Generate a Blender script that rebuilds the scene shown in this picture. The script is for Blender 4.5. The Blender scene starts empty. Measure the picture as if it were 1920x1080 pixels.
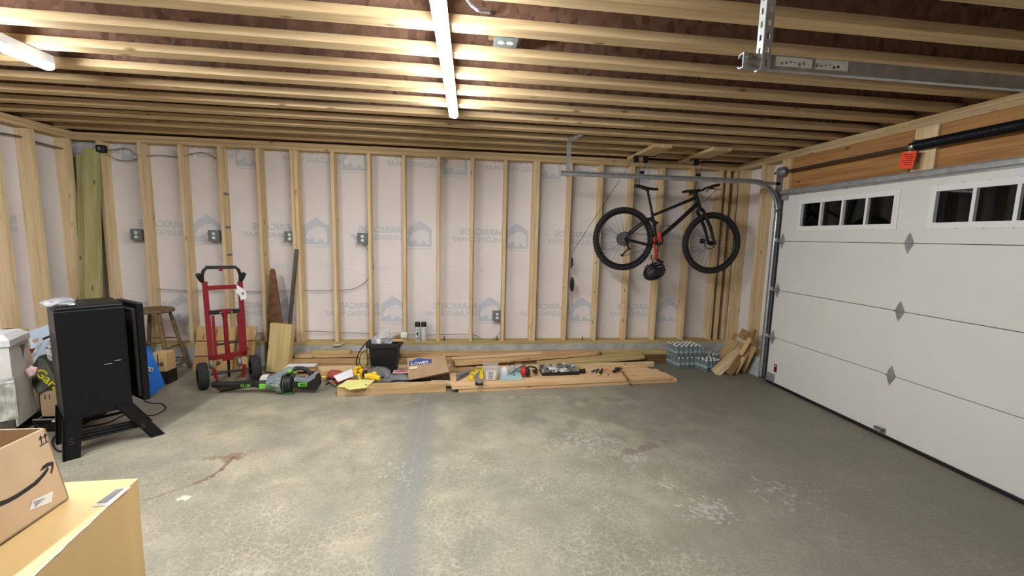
import bpy, bmesh, math, random
from mathutils import Vector, Matrix, Euler
random.seed(7)
PI = math.pi
C = bpy.context.scene.collection
# ------------------------------------------------------------------ camera
FPX, YAW, PITCH, ROLL, CH = 790.22, .12485, .12092, -.02457, 1.60605
_f = Vector((math.sin(YAW)*math.cos(PITCH), math.cos(YAW)*math.cos(PITCH), -math.sin(PITCH)))
_r0 = Vector((math.cos(YAW), -math.sin(YAW), 0))
_d0 = _f.cross(_r0)
_r = _r0*math.cos(ROLL) + _d0*math.sin(ROLL)
_d = -_r0*math.sin(ROLL) + _d0*math.cos(ROLL)
EYE = Vector((0, 0, CH))
def V(u, v, ax, c):
    """world point where the sight line of photo position (u,v) crosses the plane ax = c"""
    d = _r*((u-960)/FPX) + _d*((v-540)/FPX) + _f
    i = 'xyz'.index(ax)
    return EYE + d*((c-EYE[i])/d[i])
def VP(u, v, p0, n):
    d = _r*((u-960)/FPX) + _d*((v-540)/FPX) + _f
    p0 = Vector(p0); n = Vector(n)
    return EYE + d*((p0-EYE).dot(n)/d.dot(n))
cam = bpy.data.cameras.new('camera'); cam.sensor_width = 36; cam.lens = FPX/1920*36
cam.clip_start = .02; cam.clip_end = 60
co = bpy.data.objects.new('camera', cam); C.objects.link(co)
m = Matrix.Identity(4)
for i in range(3):
    m[i][0] = _r[i]; m[i][1] = -_d[i]; m[i][2] = -_f[i]; m[i][3] = EYE[i]
co.matrix_world = m
bpy.context.scene.camera = co
vs = bpy.context.scene.view_settings
vs.view_transform = 'Standard'; vs.look = 'None'; vs.gamma = 1; vs.use_curve_mapping = False
vs.exposure = 2.5
cy = bpy.context.scene.cycles
cy.max_bounces = 7; cy.diffuse_bounces = 3; cy.glossy_bounces = 3; cy.transmission_bounces = 6; cy.transparent_max_bounces = 8
cy.use_adaptive_sampling = True; cy.adaptive_threshold = .04; cy.use_denoising = True; cy.caustics_reflective = False; cy.caustics_refractive = False

# ------------------------------------------------------------------ materials
MATS = {}
def nodes(name):
    m = bpy.data.materials.new(name); m.use_nodes = True
    nt = m.node_tree; nt.nodes.clear()
    out = nt.nodes.new('ShaderNodeOutputMaterial'); b = nt.nodes.new('ShaderNodeBsdfPrincipled')
    nt.links.new(b.outputs[0], out.inputs[0])
    MATS[name] = m
    return m, nt, b
def N(nt, t, **kw):
    n = nt.nodes.new('ShaderNode'+t)
    for k, v in kw.items():
        if k.startswith('i_'):
            n.inputs[k[2:].replace('_', ' ')].default_value = v
        else: setattr(n, k, v)
    return n
def L(nt, a, b): nt.links.new(a, b)
def ramp(nt, stops, fac=None):
    r = nt.nodes.new('ShaderNodeValToRGB'); e = r.color_ramp.elements
    while len(e) < len(stops): e.new(.5)
    for k, (p, c) in enumerate(stops):
        e[k].position = p; e[k].color = (c[0], c[1], c[2], 1) if len(c) >= 3 else (c[0],)*3+(1,)
    if fac is not None: L(nt, fac, r.inputs[0])
    return r
def mixc(nt, fac, a, b, mode='MIX'):
    x = nt.nodes.new('ShaderNodeMix'); x.data_type = 'RGBA'; x.blend_type = mode
    for s, v in ((0, fac), (6, a), (7, b)):
        if hasattr(v, 'is_output'): L(nt, v, x.inputs[s])
        elif s == 0: x.inputs[0].default_value = v
        else: x.inputs[s].default_value = (*v[:3], 1)
    return x.outputs[2]
def math_(nt, op, a, b=0., c=None, clamp=False):
    x = nt.nodes.new('ShaderNodeMath'); x.operation = op; x.use_clamp = clamp
    for s, v in ((0, a), (1, b), (2, c)):
        if v is None: continue
        if hasattr(v, 'is_output'): L(nt, v, x.inputs[s])
        else: x.inputs[s].default_value = v
    return x.outputs[0]
def S(h):
    """sRGB 0-255 triple to linear"""
    return tuple(((c/255)/12.92 if c/255 <= .04045 else ((c/255+.055)/1.055)**2.4) for c in h)
def plain(name, rgb, rough=.5, metal=0., noise=0.06, scale=30., bump=0., **kw):
    m, nt, b = nodes(name)
    tc = N(nt, 'TexCoord'); nz = N(nt, 'TexNoise'); nz.inputs['Scale'].default_value = scale
    nz.inputs['Detail'].default_value = 3
    L(nt, tc.outputs['Object'], nz.inputs['Vector'])
    c = S(rgb)
    r = ramp(nt, [(.3, [x*(1-noise*2) for x in c]), (.7, [min(1, x*(1+noise)) for x in c])], nz.outputs[0])
    L(nt, r.outputs[0], b.inputs['Base Color'])
    b.inputs['Roughness'].default_value = rough; b.inputs['Metallic'].default_value = metal
    if bump:
        bp = N(nt, 'Bump'); bp.inputs['Strength'].default_value = bump; bp.inputs['Distance'].default_value = .01
        L(nt, nz.outputs[0], bp.inputs['Height']); L(nt, bp.outputs[0], b.inputs['Normal'])
    for k, v in kw.items(): b.inputs[k.replace('_', ' ')].default_value = v
    return m
def wood(name, light, dark, knot=(90, 60, 35), rough=.75, grain=1.0, knots=True, tintvar=.12):
    """timber whose grain runs along the object's own X axis"""
    m, nt, b = nodes(name)
    tc = N(nt, 'TexCoord'); oi = N(nt, 'ObjectInfo')
    rnd = N(nt, 'VectorMath', operation='SCALE'); rnd.inputs['Scale'].default_value = 40
    cb = N(nt, 'CombineXYZ'); L(nt, oi.outputs['Random'], cb.inputs[0]); L(nt, oi.outputs['Random'], cb.inputs[1]); L(nt, oi.outputs['Random'], cb.inputs[2])
    L(nt, cb.outputs[0], rnd.inputs[0])
    ad = N(nt, 'VectorMath', operation='ADD'); L(nt, tc.outputs['Object'], ad.inputs[0]); L(nt, rnd.outputs[0], ad.inputs[1])
    mp = N(nt, 'Mapping'); mp.inputs['Scale'].default_value = (.9, 16*grain, 16*grain); L(nt, ad.outputs[0], mp.inputs[0])
    n1 = N(nt, 'TexNoise'); n1.inputs['Scale'].default_value = 1.6; n1.inputs['Detail'].default_value = 4; n1.inputs['Distortion'].default_value = .5
    L(nt, mp.outputs[0], n1.inputs[0])
    mp2 = N(nt, 'Mapping'); mp2.inputs['Scale'].default_value = (2, 90, 90); L(nt, ad.outputs[0], mp2.inputs[0])
    n2 = N(nt, 'TexNoise'); n2.inputs['Scale'].default_value = 2; n2.inputs['Detail'].default_value = 2; L(nt, mp2.outputs[0], n2.inputs[0])
    f = math_(nt, 'ADD', math_(nt, 'MULTIPLY', n1.outputs[0], .75), math_(nt, 'MULTIPLY', n2.outputs[0], .25))
    r = ramp(nt, [(.36, S(dark)), (.62, S(light))], f)
    col = r.outputs[0]
    if knots:
        mp3 = N(nt, 'Mapping'); mp3.inputs['Scale'].default_value = (3.2, 9, 9); L(nt, ad.outputs[0], mp3.inputs[0])
        vo = N(nt, 'TexVoronoi'); vo.inputs['Scale'].default_value = 1; L(nt, mp3.outputs[0], vo.inputs[0])
        k = ramp(nt, [(.05, (1, 1, 1)), (.13, (0, 0, 0))], vo.outputs['Distance'])
        col = mixc(nt, math_(nt, 'MULTIPLY', k.outputs[0], .75), col, S(knot))
    hv = N(nt, 'HueSaturation')
    L(nt, col, hv.inputs['Color'])
    L(nt, math_(nt, 'MULTIPLY_ADD', oi.outputs['Random'], tintvar, 1-tintvar*.6), hv.inputs['Value'])
    L(nt, hv.outputs[0], b.inputs['Base Color'])
    b.inputs['Roughness'].default_value = rough; b.inputs['Specular IOR Level'].default_value = .25
    bp = N(nt, 'Bump'); bp.inputs['Strength'].default_value = .15; bp.inputs['Distance'].default_value = .002
    L(nt, n2.outputs[0], bp.inputs['Height']); L(nt, bp.outputs[0], b.inputs['Normal'])
    return m
wood('stud_pine', (234, 210, 170), (212, 182, 136), (150, 100, 60), tintvar=.1)
wood('flange_pine', (214, 188, 146), (186, 158, 116), (104, 74, 45), tintvar=.1)
wood('plate_pine', (214, 190, 148), (184, 154, 108), (120, 86, 54))
wood('treated_pine', (212, 190, 136), (184, 158, 102), (86, 74, 40), tintvar=.12)
wood('green_board', (190, 186, 132), (160, 154, 98), (70, 60, 34), tintvar=.1)
wood('sill_treated', (205, 184, 130), (168, 144, 90), (110, 84, 46))
wood('old_pine', (212, 180, 134), (172, 136, 92), (84, 56, 34), tintvar=.3)
wood('brown_board', (150, 116, 78), (104, 74, 48), (60, 38, 24), tintvar=.25)
wood('cedar', (238, 204, 158), (222, 176, 128), (150, 90, 50), tintvar=.16)
wood('clean_pine', (232, 208, 168), (206, 176, 130), (150, 100, 60), tintvar=.12)
wood('scrap_pine', (216, 184, 134), (180, 142, 92), (110, 72, 40), tintvar=.4)
wood('header_lumber', (186, 138, 86), (154, 108, 64), (70, 36, 20), tintvar=.1)
wood('stool_wood', (134, 110, 80), (98, 78, 54), (60, 40, 26), knots=False)
wood('handle_wood', (150, 116, 70), (110, 80, 44), knots=False)
def osb(name, cols, scale=14):
    m, nt, b = nodes(name)
    tc = N(nt, 'TexCoord'); nz = N(nt, 'TexNoise'); nz.inputs['Scale'].default_value = 3; nz.inputs['Detail'].default_value = 2
    L(nt, tc.outputs['Object'], nz.inputs[0])
    v = mixc(nt, .12, tc.outputs['Object'], nz.outputs['Color'], 'ADD')
    mp = N(nt, 'Mapping'); mp.inputs['Scale'].default_value = (1, .8, .55); mp.inputs['Rotation'].default_value = (.2, .4, .5); L(nt, v, mp.inputs[0])
    vo = N(nt, 'TexVoronoi'); vo.inputs['Scale'].default_value = scale; L(nt, mp.outputs[0], vo.inputs[0])
    sep = N(nt, 'SeparateColor'); L(nt, vo.outputs['Color'], sep.inputs[0])
    r = ramp(nt, [(0, S(cols[0])), (.35, S(cols[1])), (.7, S(cols[2])), (1, S(cols[3]))], sep.outputs[0])
    L(nt, r.outputs[0], b.inputs['Base Color']); b.inputs['Roughness'].default_value = .85; b.inputs['Specular IOR Level'].default_value = .15
    return m
osb('osb', [(128, 98, 82), (142, 110, 92), (156, 124, 104), (114, 86, 72)], 30)
osb('osb_plywood', [(190, 150, 98), (204, 166, 114), (212, 176, 126), (182, 140, 88)], 5)

def floor_mat():
    m, nt, b = nodes('concrete_floor')
    tc = N(nt, 'TexCoord'); P = tc.outputs['Object']
    sp = N(nt, 'SeparateXYZ'); L(nt, P, sp.inputs[0])
    def nz(scale, det=4, dist=0., rough=.55):
        n = N(nt, 'TexNoise'); n.inputs['Scale'].default_value = scale; n.inputs['Detail'].default_value = det
        n.inputs['Distortion'].default_value = dist; n.inputs['Roughness'].default_value = rough
        L(nt, P, n.inputs[0]); return n
    big = nz(.9, 5, .6); mid = nz(4, 6, .3); fine = nz(60, 4)
    # tan sealer bloom over grey slab
    base = ramp(nt, [(.34, S((142, 138, 124))), (.5, S((164, 158, 140))), (.66, S((184, 177, 150)))], big.outputs[0])
    c = mixc(nt, ramp(nt, [(.35, (0, 0, 0)), (.65, (.5, .5, .5))], mid.outputs[0]).outputs[0], base.outputs[0], S((128, 124, 110)))
    # worn, greyer and darker surface in the bay beside the garage door; also slightly darker towards the back wall
    wob = math_(nt, 'MULTIPLY_ADD', mid.outputs[0], 1.2, -.6)
    wx = math_(nt, 'ADD', sp.outputs[0], math_(nt, 'MULTIPLY_ADD', big.outputs[0], 2.4, -1.2))
    dr = N(nt, 'MapRange'); dr.inputs[1].default_value = .7; dr.inputs[2].default_value = 2.3; L(nt, math_(nt, 'ADD', wx, wob), dr.inputs[0])
    dr.interpolation_type = 'SMOOTHSTEP'
    c = mixc(nt, math_(nt, 'MULTIPLY', dr.outputs[0], .75), c, S((122, 118, 106)))
    wy = N(nt, 'MapRange'); wy.inputs[1].default_value = 3.3; wy.inputs[2].default_value = 4.3; wy.interpolation_type = 'SMOOTHSTEP'
    L(nt, math_(nt, 'ADD', sp.outputs[1], wob), wy.inputs[0])
    c = mixc(nt, math_(nt, 'MULTIPLY', wy.outputs[0], .15), c, S((122, 117, 102)))
    # craze cracking: fine pale veins
    nd = nz(16, 4); vv = mixc(nt, .055, P, nd.outputs['Color'], 'ADD')
    vo = N(nt, 'TexVoronoi', feature='DISTANCE_TO_EDGE'); vo.inputs['Scale'].default_value = 29; L(nt, vv, vo.inputs[0])
    vein = ramp(nt, [(.0, (1, 1, 1)), (.13, (0, 0, 0))], vo.outputs['Distance'])
    brk = ramp(nt, [(.36, (.15, .15, .15)), (.6, (1, 1, 1))], nz(14, 3).outputs[0])
    reg = ramp(nt, [(.38, (0, 0, 0)), (.56, (1, 1, 1))], nz(1.7, 4, .4).outputs[0])
    far = N(nt, 'MapRange'); far.inputs[1].default_value = 4.0; far.inputs[2].default_value = 2.7; L(nt, sp.outputs[1], far.inputs[0])
    vf = math_(nt, 'MULTIPLY', math_(nt, 'MULTIPLY', vein.outputs[0], reg.outputs[0]), math_(nt, 'MULTIPLY', far.outputs[0], math_(nt, 'MULTIPLY_ADD', dr.outputs[0], -.6, 1.)))
    c = mixc(nt, math_(nt, 'MULTIPLY', math_(nt, 'MULTIPLY', vf, brk.outputs[0]), .5), c, S((196, 191, 176)))
    cell = math_(nt, 'MULTIPLY', math_(nt, 'SUBTRACT', 1., vein.outputs[0]), math_(nt, 'MULTIPLY', reg.outputs[0], far.outputs[0]))
    c = mixc(nt, math_(nt, 'MULTIPLY', cell, .36), c, S((134, 127, 112)))
    pt = ramp(nt, [(.48, (0, 0, 0)), (.68, (1, 1, 1))], nz(2.3, 6, .5, .65).outputs[0])
    c = mixc(nt, math_(nt, 'MULTIPLY', pt.outputs[0], .5), c, S((122, 119, 104)))
    # grey band each side of the control joint
    wj = math_(nt, 'ABSOLUTE', math_(nt, 'SUBTRACT', math_(nt, 'ADD', sp.outputs[0], math_(nt, 'MULTIPLY', sp.outputs[1], .0117)), -.27), 0.)
    wj2 = math_(nt, 'ADD', wj, math_(nt, 'MULTIPLY_ADD', nz(3, 4).outputs[0], .12, -.06))
    jb = ramp(nt, [(.05, (1, 1, 1)), (.15, (0, 0, 0))], wj2)
    c = mixc(nt, math_(nt, 'MULTIPLY', jb.outputs[0], .8), c, S((134, 134, 128)))
    # white splatter, blotches and rust mark
    def blob(x, y, rx, ry, thr, sc, rgb, amt, ang=0.):
        mp = N(nt, 'Mapping'); mp.vector_type = 'TEXTURE'
        mp.inputs['Location'].default_value = (x, y, 0); mp.inputs['Scale'].default_value = (rx, ry, 1); mp.inputs['Rotation'].default_value = (0, 0, ang)
        L(nt, P, mp.inputs[0])
        ln = N(nt, 'VectorMath', operation='LENGTH'); L(nt, mp.outputs[0], ln.inputs[0])
        n = nz(sc, 5, .4)
        s = math_(nt, 'SUBTRACT', math_(nt, 'SUBTRACT', 1., ln.outputs['Value']), math_(nt, 'MULTIPLY', math_(nt, 'SUBTRACT', thr, n.outputs[0]), 5.))
        rr = ramp(nt, [(.0, (0, 0, 0)), (.35, (1, 1, 1))], s)
        return math_(nt, 'MULTIPLY', rr.outputs[0], amt), rgb
    RUST = []
    pth = [(452, 853, 1.), (432, 862, 1.), (420, 876, .9), (402, 890, .8), (370, 905, .6), (312, 925, .35)]
    for (u0, v0, k0), (u1, v1, k1) in zip(pth, pth[1:]):
        p, q = V(u0, v0, 'z', 0), V(u1, v1, 'z', 0); m_ = (p+q)/2; RUST.append((m_.x, m_.y, (q-p).length*.62, .009, .35, 30, (112, 80, 66), .62*k0, math.atan2(q.y-p.y, q.x-p.x)))
    p = V(440, 856, 'z', 0); RUST.append((p.x, p.y, .06, .05, .48, 20, (116, 78, 62), .55)); p = V(398, 859, 'z', 0); RUST.append((p.x, p.y, .07, .025, .48, 24, (122, 90, 72), .5))
    p = V(346, 933, 'z', 0); RUST.append((p.x, p.y, .035, .03, .5, 30, (214, 210, 198), .8))
    for a in ((1.32, 2.83, .16, .12, .64, 34, (190, 188, 178), .6), (1.5, 2.2, .24, .19, .62, 30, (184, 184, 176), .6),
              (1.38, 2.45, .12, .1, .62, 34, (186, 184, 176), .6), (1.0, 3.1, .5, .3, .66, 24, (184, 182, 172), .6), (2.1, 2.3, .35, .3, .66, 18, (172, 172, 164), .6),
              (-.4, 2.75, .5, .4, .72, 30, (196, 190, 174), .4), (1.45, 2.95, .25, .06, .5, 9, (108, 84, 74), .5, .4),
              *RUST,
              (2.2, 4.6, 1.4, .25, .5, 3, (104, 100, 90), .3), (-.15, 4.1, .3, .16, .4, 5, (126, 122, 110), .7), (.75, 4.05, .6, .08, .64, 14, (184, 180, 168), .4), (1.7, 3.6, 1.0, .35, .5, 4, (112, 108, 98), .3)):
        f_, rgb = blob(*a[:5], a[5], a[6], a[7], a[8] if len(a) > 8 else 0.)
        c = mixc(nt, f_, c, S(rgb))
    sp2 = ramp(nt, [(.72, (0, 0, 0)), (.76, (1, 1, 1))], nz(40, 2).outputs[0])
    c = mixc(nt, math_(nt, 'MULTIPLY', sp2.outputs[0], .4), c, S((206, 202, 190)))
    c = mixc(nt, .22, c, ramp(nt, [(.3, (.25, .25, .25)), (.7, (.75, .75, .75))], fine.outputs[0]).outputs[0], 'OVERLAY')
    L(nt, c, b.inputs['Base Color'])
    b.inputs['Roughness'].default_value = .62; b.inputs['Specular IOR Level'].default_value = .35
    rr = ramp(nt, [(.3, (.5, .5, .5)), (.7, (.75, .75, .75))], big.outputs[0]); L(nt, rr.outputs[0], b.inputs['Roughness'])
    bp = N(nt, 'Bump'); bp.inputs['Strength'].default_value = .25; bp.inputs['Distance'].default_value = .004
    L(nt, fine.outputs[0], bp.inputs['Height']); L(nt, bp.outputs[0], b.inputs['Normal'])
floor_mat()
plain('curb_concrete', (184, 186, 184), .85, noise=.14, scale=7, bump=.3)
plain('groove_grey', (166, 164, 154), .9)
plain('groove_pale', (186, 182, 168), .9)
plain('groove_dark', (112, 108, 98), .9)
def wrap_mat():
    m, nt, b = nodes('house_wrap')
    tc = N(nt, 'TexCoord'); n = N(nt, 'TexNoise'); n.inputs['Scale'].default_value = 1.4; n.inputs['Detail'].default_value = 6; L(nt, tc.outputs['Object'], n.inputs[0])
    r = ramp(nt, [(.35, S((228, 221, 221))), (.65, S((238, 232, 231)))], n.outputs[0]); L(nt, r.outputs[0], b.inputs['Base Color'])
    w = N(nt, 'TexNoise'); w.inputs['Scale'].default_value = 5; w.inputs['Distortion'].default_value = 1.5
    mp = N(nt, 'Mapping'); mp.inputs['Scale'].default_value = (1, 1, 3); L(nt, tc.outputs['Object'], mp.inputs[0]); L(nt, mp.outputs[0], w.inputs[0])
    bp = N(nt, 'Bump'); bp.inputs['Strength'].default_value = .35; bp.inputs['Distance'].default_value = .01
    L(nt, w.outputs[0], bp.inputs['Height']); L(nt, bp.outputs[0], b.inputs['Normal'])
    b.inputs['Roughness'].default_value = .6
wrap_mat()
plain('wrap_logo', (204, 208, 217), .7, noise=.03)
plain('wrap_letters', (206, 207, 212), .7, noise=.03)
plain('wrap_bear', (230, 226, 228), .7, noise=.01)
plain('door_white', (224, 224, 218), .45, noise=.01, scale=3)
plain('window_white', (232, 234, 232), .4, noise=.01)
plain('galvanised', (176, 180, 182), .38, .55, noise=.12, scale=18)
plain('galvanised_dull', (150, 152, 152), .5, .5, noise=.15, scale=14)
plain('chrome', (210, 212, 214), .15, 1.)
plain('dark_steel', (88, 84, 80), .45, .6, noise=.15)
plain('rusty_steel', (128, 92, 66), .6, .35, noise=.25, scale=12)
plain('black_plastic', (26, 26, 28), .5, noise=.05)
plain('black_satin', (18, 18, 20), .42, noise=.05, scale=6)
plain('rubber', (34, 34, 35), .8, noise=.1)
plain('tread_rubber', (48, 48, 50), .85, noise=.15, scale=60)
plain('black_paint', (10, 11, 15), .4, noise=.03, scale=4, Specular_IOR_Level=.3)
plain('door_liner', (84, 76, 66), .5, .3)
plain('frame_black', (24, 25, 28), .35, .1)
plain('red_paint', (132, 22, 32), .36, noise=.06, scale=10)
plain('red_plastic', (205, 45, 45), .45)
plain('dusty_red', (176, 74, 60), .7)
plain('orange_tag', (250, 78, 34), .6, noise=.02)
plain('yellow_plastic', (246, 196, 20), .45)
plain('yellow_glove', (232, 206, 20), .7)
plain('folder_yellow', (238, 236, 150), .7, noise=.02)
plain('ball_lime', (222, 226, 90), .6)
plain('paper_white', (236, 236, 240), .7, noise=.02)
plain('white_plastic', (226, 228, 230), .4, noise=.02)
plain('grimy_white', (232, 231, 228), .5, noise=.08, scale=5)
plain('cloth_white', (232, 232, 232), .85, noise=.03)
plain('blue_plastic', (34, 108, 200), .45, noise=.02)
plain('bottle_label', (150, 168, 168), .4)
plain('pale_blue', (176, 206, 214), .6, noise=.02)
plain('poster_blue', (196, 212, 232), .5, noise=.03, scale=4)
plain('grey_blower', (138, 146, 154), .45)
plain('lime_green', (112, 214, 60), .4)
plain('dark_green', (30, 96, 44), .5)
plain('sign_blue', (56, 80, 140), .7)
plain('cardboard', (194, 165, 130), .8, noise=.05, scale=8)
plain('cardboard_inner', (196, 160, 122), .85, noise=.05, scale=8)
plain('bag_kraft', (178, 148, 114), .8, noise=.06, scale=9, bump=.25)
plain('ink_black', (36, 33, 32), .7)
plain('ink_grey', (128, 126, 130), .7)
plain('ink_yellow', (218, 210, 40), .6)
plain('bag_olive', (46, 52, 28), .6, noise=.2)
plain('bag_pink', (226, 190, 190), .5, noise=.06)
plain('bag_red', (206, 96, 104), .5)
plain('sack_grey', (128, 126, 128), .7, noise=.12, scale=14)
plain('box_grey', (112, 122, 122), .5)
plain('outlet_white', (238, 238, 234), .4)
plain('cable_grey', (132, 132, 130), .6)
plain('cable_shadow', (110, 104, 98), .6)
plain('spring_black', (24, 26, 34), .4, .4, noise=.3, scale=60)
plain('spray_label', (214, 218, 218), .35)
plain('tan_wood_box', (206, 176, 122), .7)
plain('sticker', (220, 220, 212), .6)
plain('sticker_red', (120, 30, 34), .5)
plain('socket_grey', (140, 144, 148), .3, .6, noise=.3, scale=50)
plain('bottle_red', (200, 40, 50), .35)
plain('foil', (206, 210, 208), .3, .55, noise=.25, scale=16, bump=.6)
plain('gold', (200, 160, 60), .3, .9)
plain('skin_tape', (232, 214, 176), .7)
# large carton: printed tan skin
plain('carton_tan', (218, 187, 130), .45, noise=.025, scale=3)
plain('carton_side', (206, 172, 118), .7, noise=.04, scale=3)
def glassy(name, rgb, rough=.05, alpha=None, trans=1.):
    m, nt, b = nodes(name)
    b.inputs['Base Color'].default_value = (*S(rgb), 1); b.inputs['Roughness'].default_value = rough
    b.inputs['Transmission Weight'].default_value = trans; b.inputs['IOR'].default_value = 1.45
    if alpha is not None: b.inputs['Alpha'].default_value = alpha
    return m
glassy('pane_glass', (60, 64, 70), .02, None, 1.)
glassy('clear_plastic', (235, 240, 242), .15, .55, .5)
glassy('film', (238, 240, 245), .2, .42, .2)
glassy('thin_shell', (225, 228, 232), .08, .16, 0.)
glassy('shrink_film', (238, 244, 248), .12, .10, 0.)
glassy('bottle_clear', (150, 182, 178), .08, .62, .6)
glassy('smoke_film', (205, 208, 216), .15, .55, .2)
def emit(name, rgb, s):
    m = bpy.data.materials.new(name); m.use_nodes = True; nt = m.node_tree; nt.nodes.clear()
    e = nt.nodes.new('ShaderNodeEmission'); o = nt.nodes.new('ShaderNodeOutputMaterial')
    e.inputs[0].default_value = (*rgb, 1); e.inputs[1].default_value = s; nt.links.new(e.outputs[0], o.inputs[0]); MATS[name] = m
emit('lamp_diffuser', (.95, .975, 1.0), 27.)

# ------------------------------------------------------------------ mesh builder
WM = {}     # world matrix of every object made here
class MB:
    def __init__(s): s.v = []; s.f = []; s.m = []; s.sm = []; s.mats = []
    def mi(s, mat):
        if mat is None: return 0
        if mat not in s.mats: s.mats.append(mat)
        return s.mats.index(mat)
    def add(s, verts, faces, mat=None, smooth=False):
        o = len(s.v); k = s.mi(mat)
        s.v += [Vector(p) for p in verts]
        for f in faces: s.f.append([i+o for i in f]); s.m.append(k); s.sm.append(smooth)
        return s
    def box(s, lo, hi, mat=None, M=None):
        x0, y0, z0 = lo; x1, y1, z1 = hi
        p = [Vector(q) for q in ((x0,y0,z0),(x1,y0,z0),(x1,y1,z0),(x0,y1,z0),(x0,y0,z1),(x1,y0,z1),(x1,y1,z1),(x0,y1,z1))]
        if M is not None: p = [M @ q for q in p]
        return s.add(p, [(0,3,2,1),(4,5,6,7),(0,1,5,4),(1,2,6,5),(2,3,7,6),(3,0,4,7)], mat)
    def rbox(s, lo, hi, r=.01, mat=None, M=None, seg=2):
        bm = bmesh.new(); bmesh.ops.create_cube(bm, size=1)
        lo = Vector(lo); hi = Vector(hi); d = hi-lo; c = (hi+lo)/2
        for v in bm.verts: v.co = Vector((v.co.x*d.x, v.co.y*d.y, v.co.z*d.z)) + c
        bmesh.ops.bevel(bm, geom=bm.edges[:], offset=min(r, min(d)*.49), segments=seg, affect='EDGES', profile=.5)
        return s.bm(bm, mat, M)
    def bm(s, bm, mat=None, M=None, smooth=False):
        bm.verts.index_update()
        p = [(M @ v.co if M is not None else v.co.copy()) for v in bm.verts]
        s.add(p, [[v.index for v in f.verts] for f in bm.faces], mat, smooth); bm.free(); return s
    def bar(s, a, b, w, t, up=(0,0,1), mat=None):
        """rectangular bar from a to b; w across, t along up"""
        a = Vector(a); b = Vector(b); x = (b-a).normalized(); up = Vector(up)
        y = up.cross(x)
        if y.length < 1e-4: y = Vector((1,0,0)).cross(x) if abs(x.x) < .9 else Vector((0,1,0)).cross(x)
        y.normalize(); z = x.cross(y)
        M = Matrix(((x.x,y.x,z.x,a.x),(x.y,y.y,z.y,a.y),(x.z,y.z,z.z,a.z),(0,0,0,1)))
        return s.box((0,-w/2,-t/2), ((b-a).length, w/2, t/2), mat, M)
    def tube(s, pts, r, mat=None, n=8, cap=True, closed=False, smooth=True):
        pts = [Vector(p) for p in pts]; k = len(pts); rs = r if isinstance(r, (list, tuple)) else [r]*k
        vv = []; ff = []; ref = None
        for i, p in enumerate(pts):
            if closed: t = pts[(i+1) % k]-pts[i-1]
            else: t = pts[min(i+1, k-1)]-pts[max(i-1, 0)]
            t.normalize()
            if ref is None:
                ref = Vector((0,0,1)) if abs(t.z) < .9 else Vector((1,0,0))
            a = (ref - t*ref.dot(t)).normalized(); ref = a; b = t.cross(a)
            for j in range(n):
                q = 2*PI*j/n; vv.append(p + (a*math.cos(q)+b*math.sin(q))*rs[i])
        for i in range(k if closed else k-1):
            for j in range(n):
                a0 = i*n+j; a1 = i*n+(j+1) % n; b0 = ((i+1) % k)*n+j; b1 = ((i+1) % k)*n+(j+1) % n
                ff.append((a0, a1, b1, b0))
        s.add(vv, ff, mat, smooth)
        if cap and not closed:
            s.add(vv[:n], [tuple(range(n))[::-1]], mat); s.add(vv[-n:], [tuple(range(n))], mat)
        return s
    def cyl(s, a, b, r, mat=None, n=16, r2=None):
        return s.tube([a, b], [r, r if r2 is None else r2], mat, n)
    def lathe(s, prof, origin, axis=(0,0,1), mat=None, n=20, smooth=True):
        """prof: (radius, height) pairs along axis"""
        ax = Vector(axis).normalized(); ref = Vector((1,0,0)) if abs(ax.x) < .9 else Vector((0,1,0))
        a = (ref-ax*ref.dot(ax)).normalized(); b = ax.cross(a); o = Vector(origin)
        vv = []
        for r, h in prof:
            for j in range(n):
                q = 2*PI*j/n; vv.append(o+ax*h+(a*math.cos(q)+b*math.sin(q))*max(r, 1e-5))
        ff = [(i*n+j, i*n+(j+1) % n, (i+1)*n+(j+1) % n, (i+1)*n+j) for i in range(len(prof)-1) for j in range(n)]
        return s.add(vv, ff, mat, smooth)
    def ring(s, c, axis, R, r, mat=None, n=48, k=10, sq=1.):
        ax = Vector(axis).normalized(); ref = Vector((0,0,1)) if abs(ax.z) < .9 else Vector((1,0,0))
        a = (ref-ax*ref.dot(ax)).normalized(); b = ax.cross(a); c = Vector(c); vv = []
        for i in range(n):
            q = 2*PI*i/n; d = a*math.cos(q)+b*math.sin(q)
            for j in range(k):
                w = 2*PI*j/k; vv.append(c+d*(R+r*math.cos(w))+ax*(r*sq*math.sin(w)))
        ff = [(i*k+j, ((i+1) % n)*k+j, ((i+1) % n)*k+(j+1) % k, i*k+(j+1) % k) for i in range(n) for j in range(k)]
        return s.add(vv, ff, mat, True)
    def prism(s, poly, d, mat=None):
        """poly: planar world points; extruded by vector d"""
        d = Vector(d); p = [Vector(q) for q in poly]; n = len(p)
        q = [x+d for x in p]
        return s.add(p+q, [tuple(range(n))[::-1], tuple(range(n, 2*n))] + [(i, (i+1) % n, n+(i+1) % n, n+i) for i in range(n)], mat)
    def sheet(s, poly, mat=None, smooth=False):
        return s.add(poly, [tuple(range(len(poly)))], mat, smooth)
    def ball(s, c, r, mat=None, sc=(1,1,1), M=None, seg=16, bump=0., seed=0):
        bm = bmesh.new(); bmesh.ops.create_uvsphere(bm, u_segments=seg, v_segments=max(6, seg//2), radius=1)
        rn = random.Random(seed); c = Vector(c)
        for v in bm.verts:
            k = 1+rn.uniform(-bump, bump); v.co = Vector((v.co.x*r*sc[0]*k, v.co.y*r*sc[1]*k, v.co.z*r*sc[2]*k))
            if M is not None: v.co = M @ v.co
            v.co += c
        return s.bm(bm, mat, None, True)
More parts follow.
